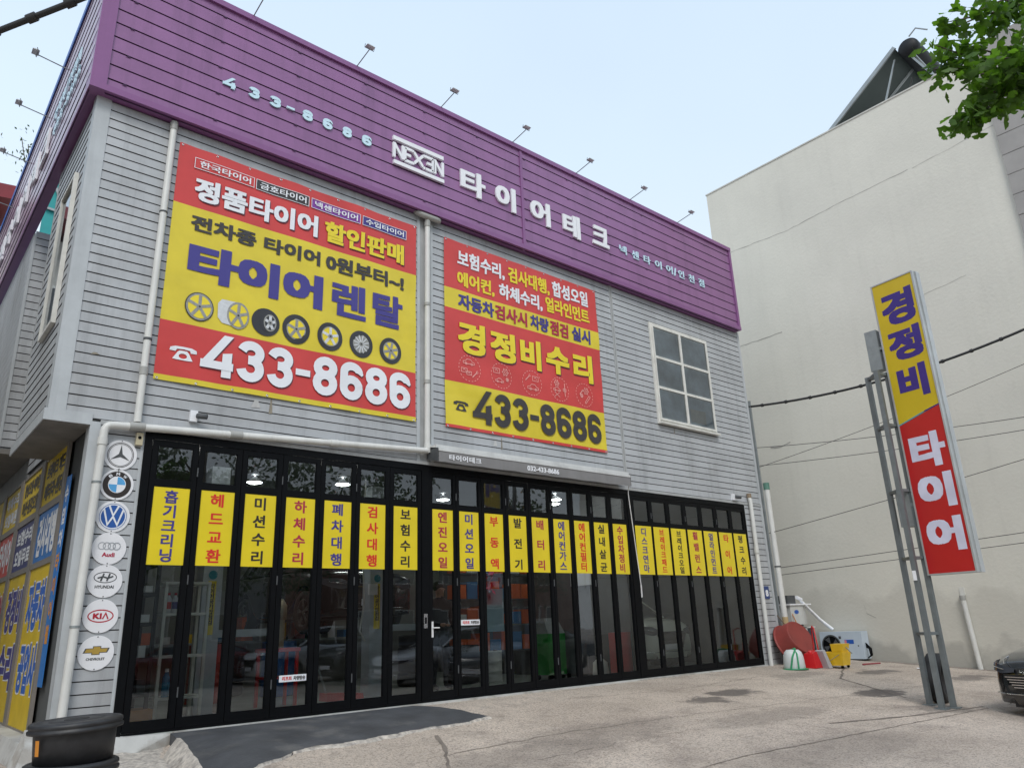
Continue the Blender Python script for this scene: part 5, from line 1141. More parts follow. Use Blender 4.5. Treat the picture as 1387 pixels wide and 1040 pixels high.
    for s in (0, 8):
        mb = MB()
        for i in range(NC-1):
            q0, q1 = vs[i*n+s], vs[(i+1)*n+s]; m0 = [vs[i*n+(2 if s == 0 else 6)], vs[(i+1)*n+(2 if s == 0 else 6)]]
            mb.beam(m0[0], m0[1], .05, .035)
        for xi in (2.55, 3.55) if kind != 'mini' else (1.9, 2.8):
            z1 = lerp_tab([(c_[0], c_[1]) for c_ in cab], xi)-.04; b0 = lerp_tab(zt, xi)-.01; sg = 1 if s == 0 else -1
            mb.beam((xi, sg*(min(lerp_tab(hw, xi)*.90, .83)+.004), b0), (xi-.02, sg*.60, z1), .06, .03, (1, 0, 0))
        mb.build('window_pillar', paint, t)
    for x in wx:
        for sg in (-1, 1):
            h = lerp_tab(hw, x); q = MB(); c = (x, sg*(h-.115), wr); w_ = .21; R = wr
            q.lathe([(R*.66, -w_/2), (R*.93, -w_/2), (R, -w_*.38), (R, w_*.38), (R*.93, w_/2), (R*.66, w_/2), (R*.64, w_*.3)], c, (0, 1, 0), 28); wh = q.build('tyre', RUB, t)
            q = MB(); q.lathe([(0, w_*.36), (R*.1, w_*.42), (R*.14, w_*.36), (R*.14, w_*.30)], c, (0, sg, 0), 20); q.lathe([(R*.58, w_*.40), (R*.66, w_*.46), (R*.68, w_*.40)], c, (0, sg, 0), 28)
            for kk in range(5):
                a = 2*PI*kk/5+.2; C = Vector(c)+Vector((0, sg*w_*.34, 0))
                for da in (-.13, .13): q.beam(C+Vector((math.cos(a)*R*.1, 0, math.sin(a)*R*.1)), C+Vector((math.cos(a+da)*R*.64, 0, math.sin(a+da)*R*.64)), .028, .03, (0, 1, 0))
            q.build('rim', mat('alloy', (.5, .51, .52), .25, .8), wh)
    FX = lambda y, z, x=0.: (x, y, z)
    # lamps follow the rounded corner
    ze = lerp_tab(zt, .1)
    for sg in (-1, 1):
        q = MB(); vs = []; h0 = lerp_tab(hw, 0)
        strip = [(-.010, h0*.66, -.10, .022), (-.010, h0*.86, -.095, .040), (-.006, h0*.985, -.085, .050)]+[(x_, lerp_tab(hw, x_)+.006, -.08+.20*x_, .052-.10*x_) for x_ in (.03, .08, .15, .24, .34)]
        if kind != 'sedan': strip = [(a_, b_, c_-.05, d_*1.7) for a_, b_, c_, d_ in strip]
        for a_, b_, c_, d_ in strip: vs += [(a_-.006, sg*b_, ze+c_-d_), (a_+.004, sg*b_*.985, ze+c_+d_)]
        q.add(vs, [(2*i, 2*i+1, 2*i+3, 2*i+2) for i in range(len(strip)-1)], True); q.mi = 1; q.tube([(a_-.012, sg*(b_+.004), ze+c_+d_*.1) for a_, b_, c_, d_ in strip[1:6]], .007, 5); q.build('headlight', [HLM, CRO], t)
        q = MB(); h = lerp_tab(hw, Lc-.1); z = lerp_tab(zt, Lc-.1); q.box(Lc-.12, Lc+.01, sg*h*.6 if sg > 0 else -h*1.01, sg*h*.6 if sg < 0 else h*1.01, z-.28, z-.14); q.build('tail_light', TLM, t)
        q = MB(); hx = cab[0][0]+.55; h = lerp_tab(hw, hx); q.hexa([(hx, sg*h*.95, 1.0*ze+.22), (hx+.1, sg*h*.95, ze+.22), (hx+.1, sg*(h+.17), ze+.24), (hx, sg*(h+.17), ze+.24), (hx, sg*h*.95, ze+.32), (hx+.1, sg*h*.95, ze+.32), (hx+.1, sg*(h+.17), ze+.37), (hx, sg*(h+.17), ze+.37)]); q.build('mirror', paint, t)
    q = MB(); gw = .40 if kind == 'sedan' else .34
    q.poly(lambda u, v, n: (-.006-n, u, v), [(-gw, zb+.16), (gw, zb+.16), (gw+.16, ze-.15), (-gw-.16, ze-.15)], 0, .004); gr = q.build('grille', TRR, t)
    for i in range(5 if kind == 'sedan' else 3):
        z = zb+.20+(ze-.18-zb-.20)*i/(4 if kind == 'sedan' else 2); w2 = gw+.16*(z-zb-.16)/(ze-.31-zb)
        q = MB(); q.beam((-.016, -w2, z), (-.016, w2, z), .010, .009); q.build('grille_bar', CRO, gr)
    q = MB(); pts = [(.30, .87), (.12, .79), (.02, .64), (-.012, .5), (-.014, 0)]; full = [(x, y, zb+.12) for x, y in pts]+[(x, -y, zb+.12) for x, y in pts[-2::-1]]; q.tube(full, .008, 6); q.build('lower_trim', CRO, t)
    if kind == 'sedan':
        for sg in (-1, 1):
            q = MB(); q.tube([(.0, sg*.52, ze-.02), (.10, sg*.60, ze+.02), (.45, sg*.68, ze+.10), (1.0, sg*.70, ze+.20)], .006, 6); q.build('bonnet_chrome_line', CRO, t)
    q = MB(); q.box(-.03, -.018, -.26, .26, zb+.16, zb+.27); q.build('number_plate', WHT, t)
    q = MB(); q.box(.02, Lc-.1, -.5, .5, zb-.03, zb+.3); q.build('underbody', TRR, t)
    for xi in ((1.62, 2.55, 3.5) if kind != 'mini' else (1.1, 1.95, 2.9)):
        q = MB()
        for sg in (-1, 1): h = lerp_tab(hw, xi); q.box(xi, xi+.008, sg*h-.003 if sg > 0 else sg*h-.004, sg*h+.004 if sg > 0 else sg*h+.003, zb+.15, lerp_tab(zt, xi)-.14)
        tag(q.build('door_gap', TRR, t), kind='stuff')
    return t
def paintm(name, c, met=.2): return mat(name, c, .25, met, var=.0, spec=.6, coat=1.)
PBK = paintm('black_paint', (.010, .011, .014), .3); PWH = paintm('white_paint', (.70, .72, .74), .0); PSV = paintm('silver_paint', (.45, .46, .48), .6); PCR = paintm('cream_paint', (.70, .73, .64), .0); PRD = paintm('dark_red_paint', (.20, .02, .02), .3)
g = gz(13.5, -6.4)
cA = car('parked_car', 'black saloon with chrome grille bars, its nose at the right edge', PBK); move(cA, (11.97, -6.13, g-.02), rad(-22), 1.08)
cB = car('parked_car', 'white saloon parked beside the black one, seen only in the glass doors', PWH); move(cB, (11.3, -9.3, -.455), .04)
cC = car('parked_car', 'black suv parked beyond the white saloon, seen only in the glass doors', PBK, 'suv'); move(cC, (11.0, -11.9, -.455), .03)
cD = car('parked_car', 'white suv parked last in the row, seen only in the glass doors', PWH, 'suv'); move(cD, (9.6, -14.3, -.455), -.03)
cE = car('parked_car', 'dark red saloon far along the row, seen only in the glass doors', PRD); move(cE, (5.5, -16.2, -.455), .05)
cF = car('parked_car', 'cream small car facing out behind the right hand folding doors', PCR, 'mini'); move(cF, (13.25, .85, 0), PI/2)
cG = car('raised_car', 'dark suv raised on the lift inside behind the left doors', PBK, 'suv'); move(cG, (6.95, 2.2, .98), PI/2)

# ------------------------------------------------------------------ inside the workshop
LMP = mat('lamp_glow', (.9, .9, .9), .5, emit=(1, 1, .96), estr=22.)
def pendant(x, y, label, z=3.28):
    t = thing('pendant_lamp', label, 'lamp', (x, y, z)); mb = MB(); mb.lathe([(.03, .09), (.05, .07), (.125, .0), (.12, -.004)], (x, y, z), (0, 0, 1), 20); mb.tube([(x, y, z+.1), (x, y, 3.4)], .01, 6); mb.build('shade', WHT, t)
    mb = MB(); mb.lathe([(0, -.02), (.07, -.018), (.11, .002)], (x, y, z), (0, 0, 1), 20); mb.build('bulb', LMP, t)
for x, y, l in ((4.58, 1.9, 'round lit ceiling lamp seen above the third yellow strip'), (5.85, 1.4, 'round lit ceiling lamp seen above the sixth yellow strip'), (8.2, 1.9, 'round lit ceiling lamp seen above the door handle'), (10.15, .9, 'left of two close lit ceiling lamps behind the awning doors'), (10.5, 1.3, 'right of two close lit ceiling lamps behind the awning doors'), (11.78, .55, 'round lit ceiling lamp just right of the white rod')): pendant(x, y, l)
def tube_light(x0, x1, y, z, label):
    t = thing('tube_light', label, 'lamp', ((x0+x1)/2, y, z)); mb = MB(); mb.box(x0, x1, y-.06, y+.06, z, z+.05); mb.build('fitting', WHT, t); mb = MB(); mb.tube([(x0+.05, y, z-.02), (x1-.05, y, z-.02)], .02, 8); mb.build('tube', LMP, t)
for x, y, l in ((5.2, 4.6, 'tube light deep inside on the left'), (8.2, 5.0, 'tube light deep inside in the middle'), (10.0, 4.3, 'tube light deep inside near the partition'), (13.0, 3.0, 'added tube light over the cream small car')): tube_light(x-.6, x+.6, y, 3.3, l)  # the last tube is added to brighten the small car
PST = mat('lift_grey', (.42, .46, .50), .4, var=.08, vs=4); YST = mat('lift_yellow', (.75, .58, .04), .4)
def lift_post(x, y, label):
    t = thing('lift_post', label, 'car lift', (x, y, 0)); mb = MB(); mb.box(x-.13, x+.13, y-.10, y+.14, .02, 3.3); mb.build('column', PST, t); mb = MB(); mb.box(x-.24, x+.24, y-.22, y+.25, 0, .03); mb.build('base_plate', PST, t)
    mb = MB(); mb.box(x-.06, x+.05, y-.106, y-.101, 1.02, 1.72); st_ = mb.build('yellow_sticker', YST, t); F = frame((x, y-.108, 0), (1, 0, 0), (0, 0, 1), (0, -1, 0)); mb = MB()
    for i, ch in enumerate('타이어공기압점검'): text(mb, F, ch, -.045, .035, 1.62-.068*i, 1.69-.068*i, 0, .03, em=True)
    tag(mb.build('lettering', BPR, st_), kind='stuff')
    mb = MB(); mb.ell(F, -.005, 1.80, .06, .06, .001, 20); mb.build('blue_sticker', mat('teal_sticker', (.03, .22, .30), .4), t)
    mb = MB(); mb.box(x+.02, x+.9, y+.0, y+.10, .98, 1.08); mb.build('lift_arm', PST, t)
    return t
lift_post(3.78, 1.2, 'grey car lift post with a tall yellow sticker behind the second left door'); lift_post(6.53, 1.5, 'grey car lift post with a yellow sticker left of the door handle')
# white slotted shelf with stock
WSH = mat('white_angle_steel', (.80, .81, .76), .5); t = thing('slotted_shelf', 'white slotted steel shelf with bottles behind the first folding door', 'shelf', (3.25, .55, 0))
for x in (2.985, 3.50):
    for y in (.42, .78): mb = MB(); mb.box(x-.018, x+.018, y-.018, y+.018, 0, 1.66); mb.build('upright', WSH, t)
for z in (.30, .77, 1.26, 1.63): mb = MB(); mb.box(2.965, 3.52, .40, .80, z, z+.03); mb.build('shelf_board', WSH, t)
def bottle(x, y, z, r, h, m, cap, label, band=None):
    t = thing('bottle', label, 'bottle', (x, y, z)); mb = MB(); mb.lathe([(0, 0), (r, 0), (r, h*.68), (r*.45, h*.85), (r*.4, h*.9)], (x, y, z), (0, 0, 1), 14); mb.build('body', m, t); mb = MB(); mb.lathe([(r*.5, h*.88), (r*.5, h), (0, h)], (x, y, z), (0, 0, 1), 12); mb.build('cap', cap, t)
    if band: mb = MB(); mb.lathe([(r*1.01, h*.2), (r*1.01, h*.55)], (x, y, z), (0, 0, 1), 14); mb.build('label', band, t)
for i, w_ in enumerate(('left', 'middle', 'right')): bottle(3.04+.078*i, .47, 1.29, .034, .24, WHT, RCN, 'white bottle with red cap, %s of three on the shelf' % w_, RED if i != 1 else NAV)
bottle(3.10, .47, .33, .045, .32, mat('blue_liquid', (.03, .25, .45), .1), WHT, 'clear bottle of blue washer fluid on the slotted shelf')
BOXM = mat('pale_carton', (.80, .82, .84), .6, var=.1); DKS = mat('dark_shelf', (.02, .021, .022), .6)
t = thing('stock_rack', 'dark stock rack by the left door jamb loaded with small cartons', 'shelf', (2.75, .9, 0))
for z in (.35, .75, 1.15, 1.5, 1.85): mb = MB(); mb.box(2.05, 2.93, .5, 1.1, z, z+.04); mb.build('shelf_board', DKS, t)
for x in (2.07, 2.91):
    for y in (.52, 1.08): mb = MB(); mb.box(x-.02, x+.02, y-.02, y+.02, 0, 2.1); mb.build('upright', DKS, t)
rb = random.Random(4); wh_ = ['top', 'second', 'third', 'fourth', 'lowest']
for zi, z in enumerate((1.89, 1.54, 1.19, .79, .39)):
    for i in range(4):
        x = 2.42+.115*i+rb.uniform(-.02, .02); h = rb.uniform(.06, .16); mb = MB(); mb.box(x, x+rb.uniform(.07, .10), .50, .64, z, z+h); tag(mb.build('carton', BOXM if rb.random() < .75 else DGR), 'small pale carton on the %s shelf of the dark rack, %s from the left' % (wh_[zi], O_[i]), 'box', 'small cartons on the dark rack')
mb = MB(); mb.box(2.55, 2.95, .35, .75, .0, .22); tag(mb.build('orange_crate', mat('orange_plastic', (.55, .22, .03), .5)), 'orange plastic crate on the floor behind the first folding door', 'crate')
t = thing('red_stool', 'red metal stand on the workshop floor behind the fourth folding door', 'stand', (5.0, 1.6, 0))
for x in (4.78, 5.22):
    for y in (1.45, 1.8): mb = MB(); mb.box(x-.02, x+.02, y-.02, y+.02, 0, .75); mb.build('leg', RCN, t)
mb = MB(); mb.box(4.74, 5.26, 1.42, 1.84, .75, .80); mb.build('top', RCN, t)
mb = MB(); mb.box(4.76, 5.24, 1.44, 1.82, .38, .41); mb.build('lower_shelf', RCN, t)
mb = MB(); mb.box(4.95, 5.05, 1.55, 1.65, .80, 1.25); mb.lathe([(0, 0), (.09, 0), (.09, .2), (.03, .3), (0, .3)], (5.0, 1.6, 1.2), (0, 0, 1), 12); tag(mb.build('hand_pump', mat('brass_tool', (.25, .2, .12), .4, .5)), 'small brass coloured pump standing on the red metal stand', 'tool')
def cabinet(name, label, cat, x0, x1, y0, y1, z1, m, top=None, castors=True, drawers=0):
    t = thing(name, label, cat, ((x0+x1)/2, (y0+y1)/2, 0)); mb = MB(); mb.box(x0, x1, y0, y1, .1, z1); b = mb.build('body', m, t)
    if castors:
        for x in (x0+.05, x1-.05):
            for y in (y0+.05, y1-.05): mb = MB(); mb.lathe([(0, -.015), (.045, -.015), (.045, .015), (0, .015)], (x, y, .05), (1, 0, 0), 12); mb.build('castor', BLK, t)
    for i in range(drawers): z = .16+(z1-.2)*i/drawers; mb = MB(); mb.box(x0+.02, x1-.02, y0-.012, y0, z, z+(z1-.24)/drawers); mb.build('drawer', m, t)
    if top: mb = MB(); mb.hexa([(x0, y0, z1), (x1, y0, z1), (x1, y1, z1), (x0, y1, z1), (x0+.05, y0+.15, z1+.28), (x1-.05, y0+.15, z1+.28), (x1-.05, y1, z1+.28), (x0+.05, y1, z1+.28)]); mb.build('console', top, t)
    return t
cabinet('service_machine', 'bright green wheeled service machine behind the middle doors', 'machine', 10.06, 10.50, 1.2, 1.6, .82, mat('machine_green', (.03, .27, .05), .35), mat('grey_console', (.25, .27, .27), .4))
cabinet('service_machine', 'dark grey wheeled service machine right of the green one', 'machine', 10.60, 10.98, .95, 1.35, .80, mat('machine_grey', (.10, .12, .14), .4), DGR)
cabinet('tool_trolley', 'black tool trolley with red trim beside the grey machine', 'tool trolley', 10.74, 11.12, .50, .85, .78, mat('trolley_black', (.02, .02, .022), .4), None, True, 4)
cabinet('red_cabinet', 'red tool cabinet standing against the grey partition', 'cabinet', 10.86, 11.18, .16, .42, .80, RCN, None, False, 2)
mb = MB(); mb.lathe([(0, 0), (.13, 0), (.15, .12), (.13, .3), (.06, .36), (0, .36)], (10.55, .38, 0), (0, 0, 1), 14); tag(mb.build('white_sack', mat('sack', (.5, .5, .47), .8)), 'full white sack on the floor in front of the red cabinet', 'sack')
t = thing('parts_shelf', 'shelf of orange parts boxes at the back of the workshop', 'shelf', (10.2, 3.0, 0))
for z in (.5, 1.0, 1.5, 2.0): mb = MB(); mb.box(9.1, 11.15, 2.8, 3.2, z, z+.03); mb.build('shelf_board', DGR, t)
ORB = [mat('orange_box', (.55, .10, .02), .5), mat('blue_box', (.03, .14, .32), .5), mat('white_box', (.5, .5, .5), .6)]
rows_n = ['top', 'second', 'third', 'bottom']
for zi, z in enumerate((2.03, 1.53, 1.03, .53)):
    for i in range(7):
        x = 9.14+.285*i; h = rb.uniform(.2, .36); mb = MB(); mb.box(x, x+.26, 2.82, 3.1, z, z+h); k = 0 if rb.random() < .65 else rb.choice((1, 2))
        tag(mb.build('parts_box', ORB[k]), '%s parts box on the %s parts shelf, %s from the left' % (('orange', 'blue', 'white')[k], rows_n[zi], O_[i]), 'box', 'boxes on the parts shelf')
mb = MB(); mb.box(8.85, 9.30, 1.55, 1.6, .9, 1.65); tag(mb.build('poster_board', mat('pale_blue_poster', (.25, .38, .45), .5)), 'pale blue poster board behind the third door right of the handle', 'poster')
t = thing('flower_decoration', 'red and pink ribbon decoration hanging above the pale blue poster', 'decoration', (8.9, 1.5, 1.6))
for i in range(14):
    a = rb.uniform(0, 6.28); r = rb.uniform(.02, .16); c = Vector((8.92+r*math.cos(a), 1.5+rb.uniform(-.05, .05), 1.72+r*math.sin(a)*1.3)); d = Vector((rb.uniform(-1, 1), rb.uniform(-1, 0), rb.uniform(-1, 1))).normalized(); e_ = d.orthogonal().normalized()
    mb = MB(); mb.add([c, c+e_*.09+d*.03, c+e_*.04+d*.12, c-e_*.05+d*.08], [(0, 1, 2, 3)]); mb.build('ribbon', RCN if i % 3 else mat('pink', (.6, .12, .25), .5), t)
for x, z0, z1, l in ((4.5, .42, .50, 'narrow white notice stuck low on the fourth folding door'), (7.34, 1.02, 1.10, 'narrow white notice stuck on the second door right of the handle')):
    t = thing('door_notice', l, 'notice', (x, 0, z0)); mb = MB(); mb.box(x-.19, x+.19, -.0095, -.0088, z0, z1); mb.build('film', WPR, t); F = frame((x, -.0105, 0), (1, 0, 0), (0, 0, 1), (0, -1, 0)); mb = MB(); text(mb, F, '리프트', -.15, -.02, z0+.015, z1-.015, 0, .04); mb.build('lettering', RED, t); mb = MB(); text(mb, F, '차량탑승', .0, .16, z0+.015, z1-.015, 0, .04); mb.build('lettering', DRK, t)
mb = MB(); mb.box(11.13, 11.185, 1.0, 1.6, 1.7, 2.0); tag(mb.build('wall_air_conditioner', WHT), 'white indoor unit on the partition wall above the machines', 'air conditioner')
mb = MB(); mb.box(11.4, 11.8, 3.5, 4.2, 0, 1.0); tag(mb.build('steel_locker', STL), 'grey steel locker deep in the right hand bay', 'locker')
for x, y, l in ((3.0, .28, 'added tube light over the stock rack by the left jamb'), (4.9, .28, 'added tube light over the red metal stand'), (10.45, .28, 'added tube light over the green and grey machines'), (13.0, .28, 'added tube light over the bonnet of the cream small car'), (8.9, .28, 'added tube light over the pale blue poster')): tube_light(x-.55, x+.55, y, 3.345, l)  # tubes added out of sight behind the door head to brighten the interior
def drum(x, y, r, h, m, label):
    t = thing('drum', label, 'drum', (x, y, 0)); mb = MB(); mb.lathe([(0, 0), (r, 0), (r*1.03, .02), (r, .04), (r, h*.33), (r*1.04, h*.35), (r, h*.37), (r, h*.66), (r*1.04, h*.68), (r, h*.7), (r, h-.02), (r*1.03, h), (r*.94, h-.01), (0, h-.01)], (x, y, 0), (0, 0, 1), 24); mb.build('body', m, t)
    mb = MB(); mb.lathe([(.04, h-.01), (.04, h+.02), (0, h+.02)], (x+r*.5, y, 0), (0, 0, 1), 12); mb.build('bung', DGR, t)
drum(5.9, 3.6, .29, .88, mat('blue_drum', (.02, .10, .30), .4), 'blue oil drum on the workshop floor under the raised suv'); drum(4.6, 3.4, .29, .88, mat('red_drum', (.35, .03, .02), .4), 'dark red oil drum behind the red metal stand')
drum(9.5, 2.2, .2, .55, mat('white_drum', (.6, .6, .58), .4), 'small white drum in front of the orange parts shelf')
for i, (x, y, n_) in enumerate(((8.3, 3.0, 4), (9.0, 2.45, 3), (14.6, 2.2, 5), (5.35, 4.6, 4))):
    for k in range(n_):
        o = tyre('stacked_tyre', (x+.02*(k % 2), y, .115+.225*k), (0, 0, 1), .32, .22); tag(o, 'black tyre in the stack %s, %s from the floor' % (('behind the person in black', 'beside the small white drum', 'beside the cream small car', 'under the raised suv')[i], O_[k]), 'tyre', 'tyres stacked inside the workshop')
t = thing('floor_jack', 'low red trolley jack on the workshop floor behind the fifth door', 'jack', (5.75, 1.1, 0)); mb = MB(); mb.hexa([(5.5, 1.0, .05), (6.1, 1.0, .05), (6.1, 1.25, .05), (5.5, 1.25, .05), (5.5, 1.0, .16), (6.1, 1.03, .12), (6.1, 1.22, .12), (5.5, 1.25, .16)]); mb.build('body', RCN, t)
mb = MB(); mb.tube([(5.55, 1.12, .14), (5.25, 1.1, .85)], .018, 8); mb.build('handle', STL, t)
t = thing('work_bench', 'long steel work bench against the back wall with tools on top', 'bench', (7, 5.8, 0)); mb = MB(); mb.box(3.2, 8.6, 5.5, 6.25, .85, .9); mb.build('top', STL, t)
for x in (3.3, 5.0, 6.8, 8.5): mb = MB(); mb.box(x-.03, x+.03, 5.55, 5.61, 0, .85); mb.build('leg', STL, t)
bc_ = [('orange', ORB[0]), ('blue', ORB[1]), ('white', ORB[2]), ('red', RCN), ('yellow', YPL)]
for i in range(14): x = 3.4+.37*i; h = rb.uniform(.12, .45); c_, m_ = bc_[rb.randrange(5)]; mb = MB(); mb.box(x, x+rb.uniform(.14, .28), 5.6, 5.9, .9, .9+h); tag(mb.build('tool_case', m_), '%s case on the back work bench, %s from its left end' % (c_, O_[i]), 'case', 'cases on the back work bench')
mb = MB(); mb.tube([(6.05, 1.0, 3.3), (6.04, 1.0, 1.9), (6.07, 1.0, 1.4), (6.0, 1.0, 1.0), (6.08, .98, .85)], .012, 6); tag(mb.build('air_hose', mat('pale_hose', (.55, .55, .52), .5)), 'pale air hose hanging behind the seventh folding door', 'hose')
mb = MB(); mb.box(6.10, 6.24, .9, .95, 1.52, 1.68); tag(mb.build('socket_box', WHT), 'white socket box hanging behind the seventh folding door', 'socket')
# person in black standing behind the door
def person(name, label, loc, joints, edges, radii, mats, rz=0.):
    me = bpy.data.meshes.new('body'); ks = list(joints); me.from_pydata([joints[k] for k in ks], [(ks.index(a), ks.index(b)) for a, b in edges], [])
    o = bpy.data.objects.new('skin_tmp', me); COL.objects.link(o); sk = o.modifiers.new('s', 'SKIN'); sb = o.modifiers.new('b', 'SUBSURF'); sb.levels = 2
    for i, k in enumerate(ks): me.skin_vertices[0].data[i].radius = (radii[k], radii[k]*(.75 if k in ('chest', 'pelvis', 'belly') else 1))
    me.skin_vertices[0].data[ks.index('pelvis')].use_root = True
    dg = bpy.context.evaluated_depsgraph_get(); dg.update(); nm = bpy.data.meshes.new_from_object(o.evaluated_get(dg)); bpy.data.objects.remove(o)
    nm.polygons.foreach_set('use_smooth', [True]*len(nm.polygons))
    t = thing(name, label, 'person', loc)
    for m in mats: nm.materials.append(m)
    idx = []
    for p in nm.polygons:
        c = p.center; hand = any((c-Vector(joints[k])).length < .09 for k in ('lha', 'rha')); head = c.z > 1.50
        idx.append(1 if hand or head else (2 if c.z < .93 else 0))
    nm.polygons.foreach_set('material_index', idx); nm.name = 'body'
    o = bpy.data.objects.new('body', nm); COL.objects.link(o); o.parent = t; WL[o.name] = Vector(loc); t.rotation_euler = (0, 0, rz); return t, o
SKN = mat('skin', (.42, .24, .17), .5); CLB = mat('black_shirt', (.012, .012, .014), .8); TRO = mat('dark_trousers', (.02, .021, .028), .8)
J = dict(pelvis=(0, 0, .95), belly=(0, 0, 1.1), chest=(0, 0, 1.32), neck=(0, -.01, 1.48), head=(0, -.02, 1.60), crown=(0, -.01, 1.70), ls=(-.19, 0, 1.40), le=(-.25, -.04, 1.12), lw=(-.14, -.24, 1.04), lha=(-.08, -.30, 1.05),
         rs=(.19, 0, 1.40), re=(.25, .02, 1.12), rw=(.20, -.16, .96), rha=(.18, -.23, .95), lh=(-.10, 0, .88), lk=(-.11, -.02, .48), la=(-.12, .02, .09), lt=(-.13, -.14, .05), rh=(.10, 0, .88), rk=(.12, -.03, .48), ra=(.13, .02, .09), rt=(.15, -.14, .05))
E_ = [('pelvis', 'belly'), ('belly', 'chest'), ('chest', 'neck'), ('neck', 'head'), ('head', 'crown'), ('chest', 'ls'), ('ls', 'le'), ('le', 'lw'), ('lw', 'lha'), ('chest', 'rs'), ('rs', 're'), ('re', 'rw'), ('rw', 'rha'), ('pelvis', 'lh'), ('lh', 'lk'), ('lk', 'la'), ('la', 'lt'), ('pelvis', 'rh'), ('rh', 'rk'), ('rk', 'ra'), ('ra', 'rt')]
Rr = dict(pelvis=.15, belly=.145, chest=.165, neck=.055, head=.088, crown=.065, ls=.065, le=.045, lw=.032, lha=.035, rs=.065, re=.045, rw=.032, rha=.035, lh=.09, lk=.06, la=.042, lt=.035, rh=.09, rk=.06, ra=.042, rt=.035)
pt, pb = person('person', 'person in black standing inside just right of the door handle, arms bent forward', (7.75, 1.4, 0), J, E_, Rr, [CLB, SKN, TRO])
mb = MB(); mb.lathe([(.02, .12), (.07, .105), (.098, .05), (.10, -.01), (.085, -.05)], (7.75, 1.42, 1.66), (0, 0, 1), 18); mb.build('hair', mat('black_hair', (.01, .009, .008), .6), pt)
for sg, w_ in ((-1, 'lha'), (1, 'rha')):
    b0 = Vector(J[w_])+Vector((7.75, 1.4, 0))
    mb = MB()
    for i in range(4):
        s = b0+Vector((-.024+.016*i, -.01, .0)); mb.tube([s, s+Vector((0, -.035-.004*(i in (1, 2)), -.005)), s+Vector((0, -.055, -.03))], [.009, .008, .006], 7)
    s = b0+Vector((-sg*.03, .0, 0)); mb.tube([s, s+Vector((-sg*.025, -.02, .0)), s+Vector((-sg*.03, -.045, -.005))], [.010, .009, .007], 7); tag(mb.build('fingers', SKN, pt), kind='stuff')
mb = MB()
for sg in (-1, 1): mb.lathe([(0, .004), (.012, .002), (.014, -.004)], (7.75+sg*.032, 1.295, 1.625), (0, -1, 0), 10)
mb.hexa([(7.74, 1.30, 1.575), (7.76, 1.30, 1.575), (7.76, 1.275, 1.575), (7.74, 1.275, 1.575), (7.745, 1.30, 1.62), (7.755, 1.30, 1.62), (7.755, 1.295, 1.62), (7.745, 1.295, 1.62)]); mb.box(7.725, 7.775, 1.292, 1.30, 1.545, 1.553); mb.build('face_features', SKN, pt)

# ------------------------------------------------------------------ vegetation
def leafmat(name, c, tr=.35):
    m = bpy.data.materials.new(name); m.use_nodes = True; t = m.node_tree; n = t.nodes; l = t.links; b = n['Principled BSDF']; b.inputs['Roughness'].default_value = .5
    oi = n.new('ShaderNodeObjectInfo'); g = n.new('ShaderNodeNewGeometry'); nz = n.new('ShaderNodeTexWhiteNoise'); nz.noise_dimensions = '3D'
    q = n.new('ShaderNodeVectorMath'); q.operation = 'SCALE'; q.inputs['Scale'].default_value = 1.; l.new(g.outputs['Position'], q.inputs[0])
    ns = n.new('ShaderNodeTexNoise'); ns.inputs['Scale'].default_value = 9; l.new(g.outputs['Position'], ns.inputs['Vector'])
    mr = n.new('ShaderNodeMapRange'); mr.inputs[1].default_value = .3; mr.inputs[2].default_value = .7; mr.inputs[3].default_value = .6; mr.inputs[4].default_value = 1.5; l.new(ns.outputs[0], mr.inputs[0])
    v = n.new('ShaderNodeVectorMath'); v.operation = 'SCALE'; v.inputs[0].default_value = c; l.new(mr.outputs[0], v.inputs['Scale']); l.new(v.outputs[0], b.inputs['Base Color'])
    tl = n.new('ShaderNodeBsdfTranslucent'); v2 = n.new('ShaderNodeVectorMath'); v2.operation = 'MULTIPLY'; l.new(v.outputs[0], v2.inputs[0]); v2.inputs[1].default_value = (1.7, 1.9, .6); l.new(v2.outputs[0], tl.inputs[0])
    x = n.new('ShaderNodeMixShader'); x.inputs[0].default_value = tr; l.new(b.outputs[0], x.inputs[1]); l.new(tl.outputs[0], x.inputs[2]); l.new(x.outputs[0], n['Material Output'].inputs[0]); return m
GLF = leafmat('ginkgo_leaf', (.068, .135, .022), .55); DLF = leafmat('dark_leaf', (.035, .075, .018), .25); BRK = mat('bark', (.10, .08, .06), .85, var=.3, vs=8, bump=.5, bs=30)
# ginkgo leaf: a notched fan on a stalk
def fan(w_=1.):
    pts = [(0, 0)]
    for i in range(15):
        a = rad(20+140*i/14); r = .97+.05*math.sin(i*2.1) if i != 7 else .66
        pts.append((r*math.cos(a), r*math.sin(a)))
    vs = [(x, y, .10*x*x+.06*y) for x, y in pts]+[(0, -.55, -.05), (.015, -.55, -.05), (.015, 0, 0)]
    return vs, [(0, i, i+1) for i in range(1, 15)]+[(0, 16, 17, 18)]
fv, ff = fan(); LM = []
for k in range(3):
    me = bpy.data.meshes.new('leaf'); me.from_pydata([(x*(1+.1*k), y, z*(1-1.2*k)) for x, y, z in fv], [], ff); me.materials.append(GLF); LM.append(me)
gt = thing('ginkgo_tree', 'ginkgo branch with bright green fan leaves reaching in at the top right', 'tree', (6.3, -9.25, -.455))
mb = MB(); mb.tube([(6.3, -9.25, -.5), (6.28, -9.23, 1.5), (6.25, -9.2, 3.2), (6.1, -9.1, 4.4), (6.15, -9.15, 6.2)], [.14, .115, .10, .08, .04], 12); mb.build('trunk', BRK, gt)
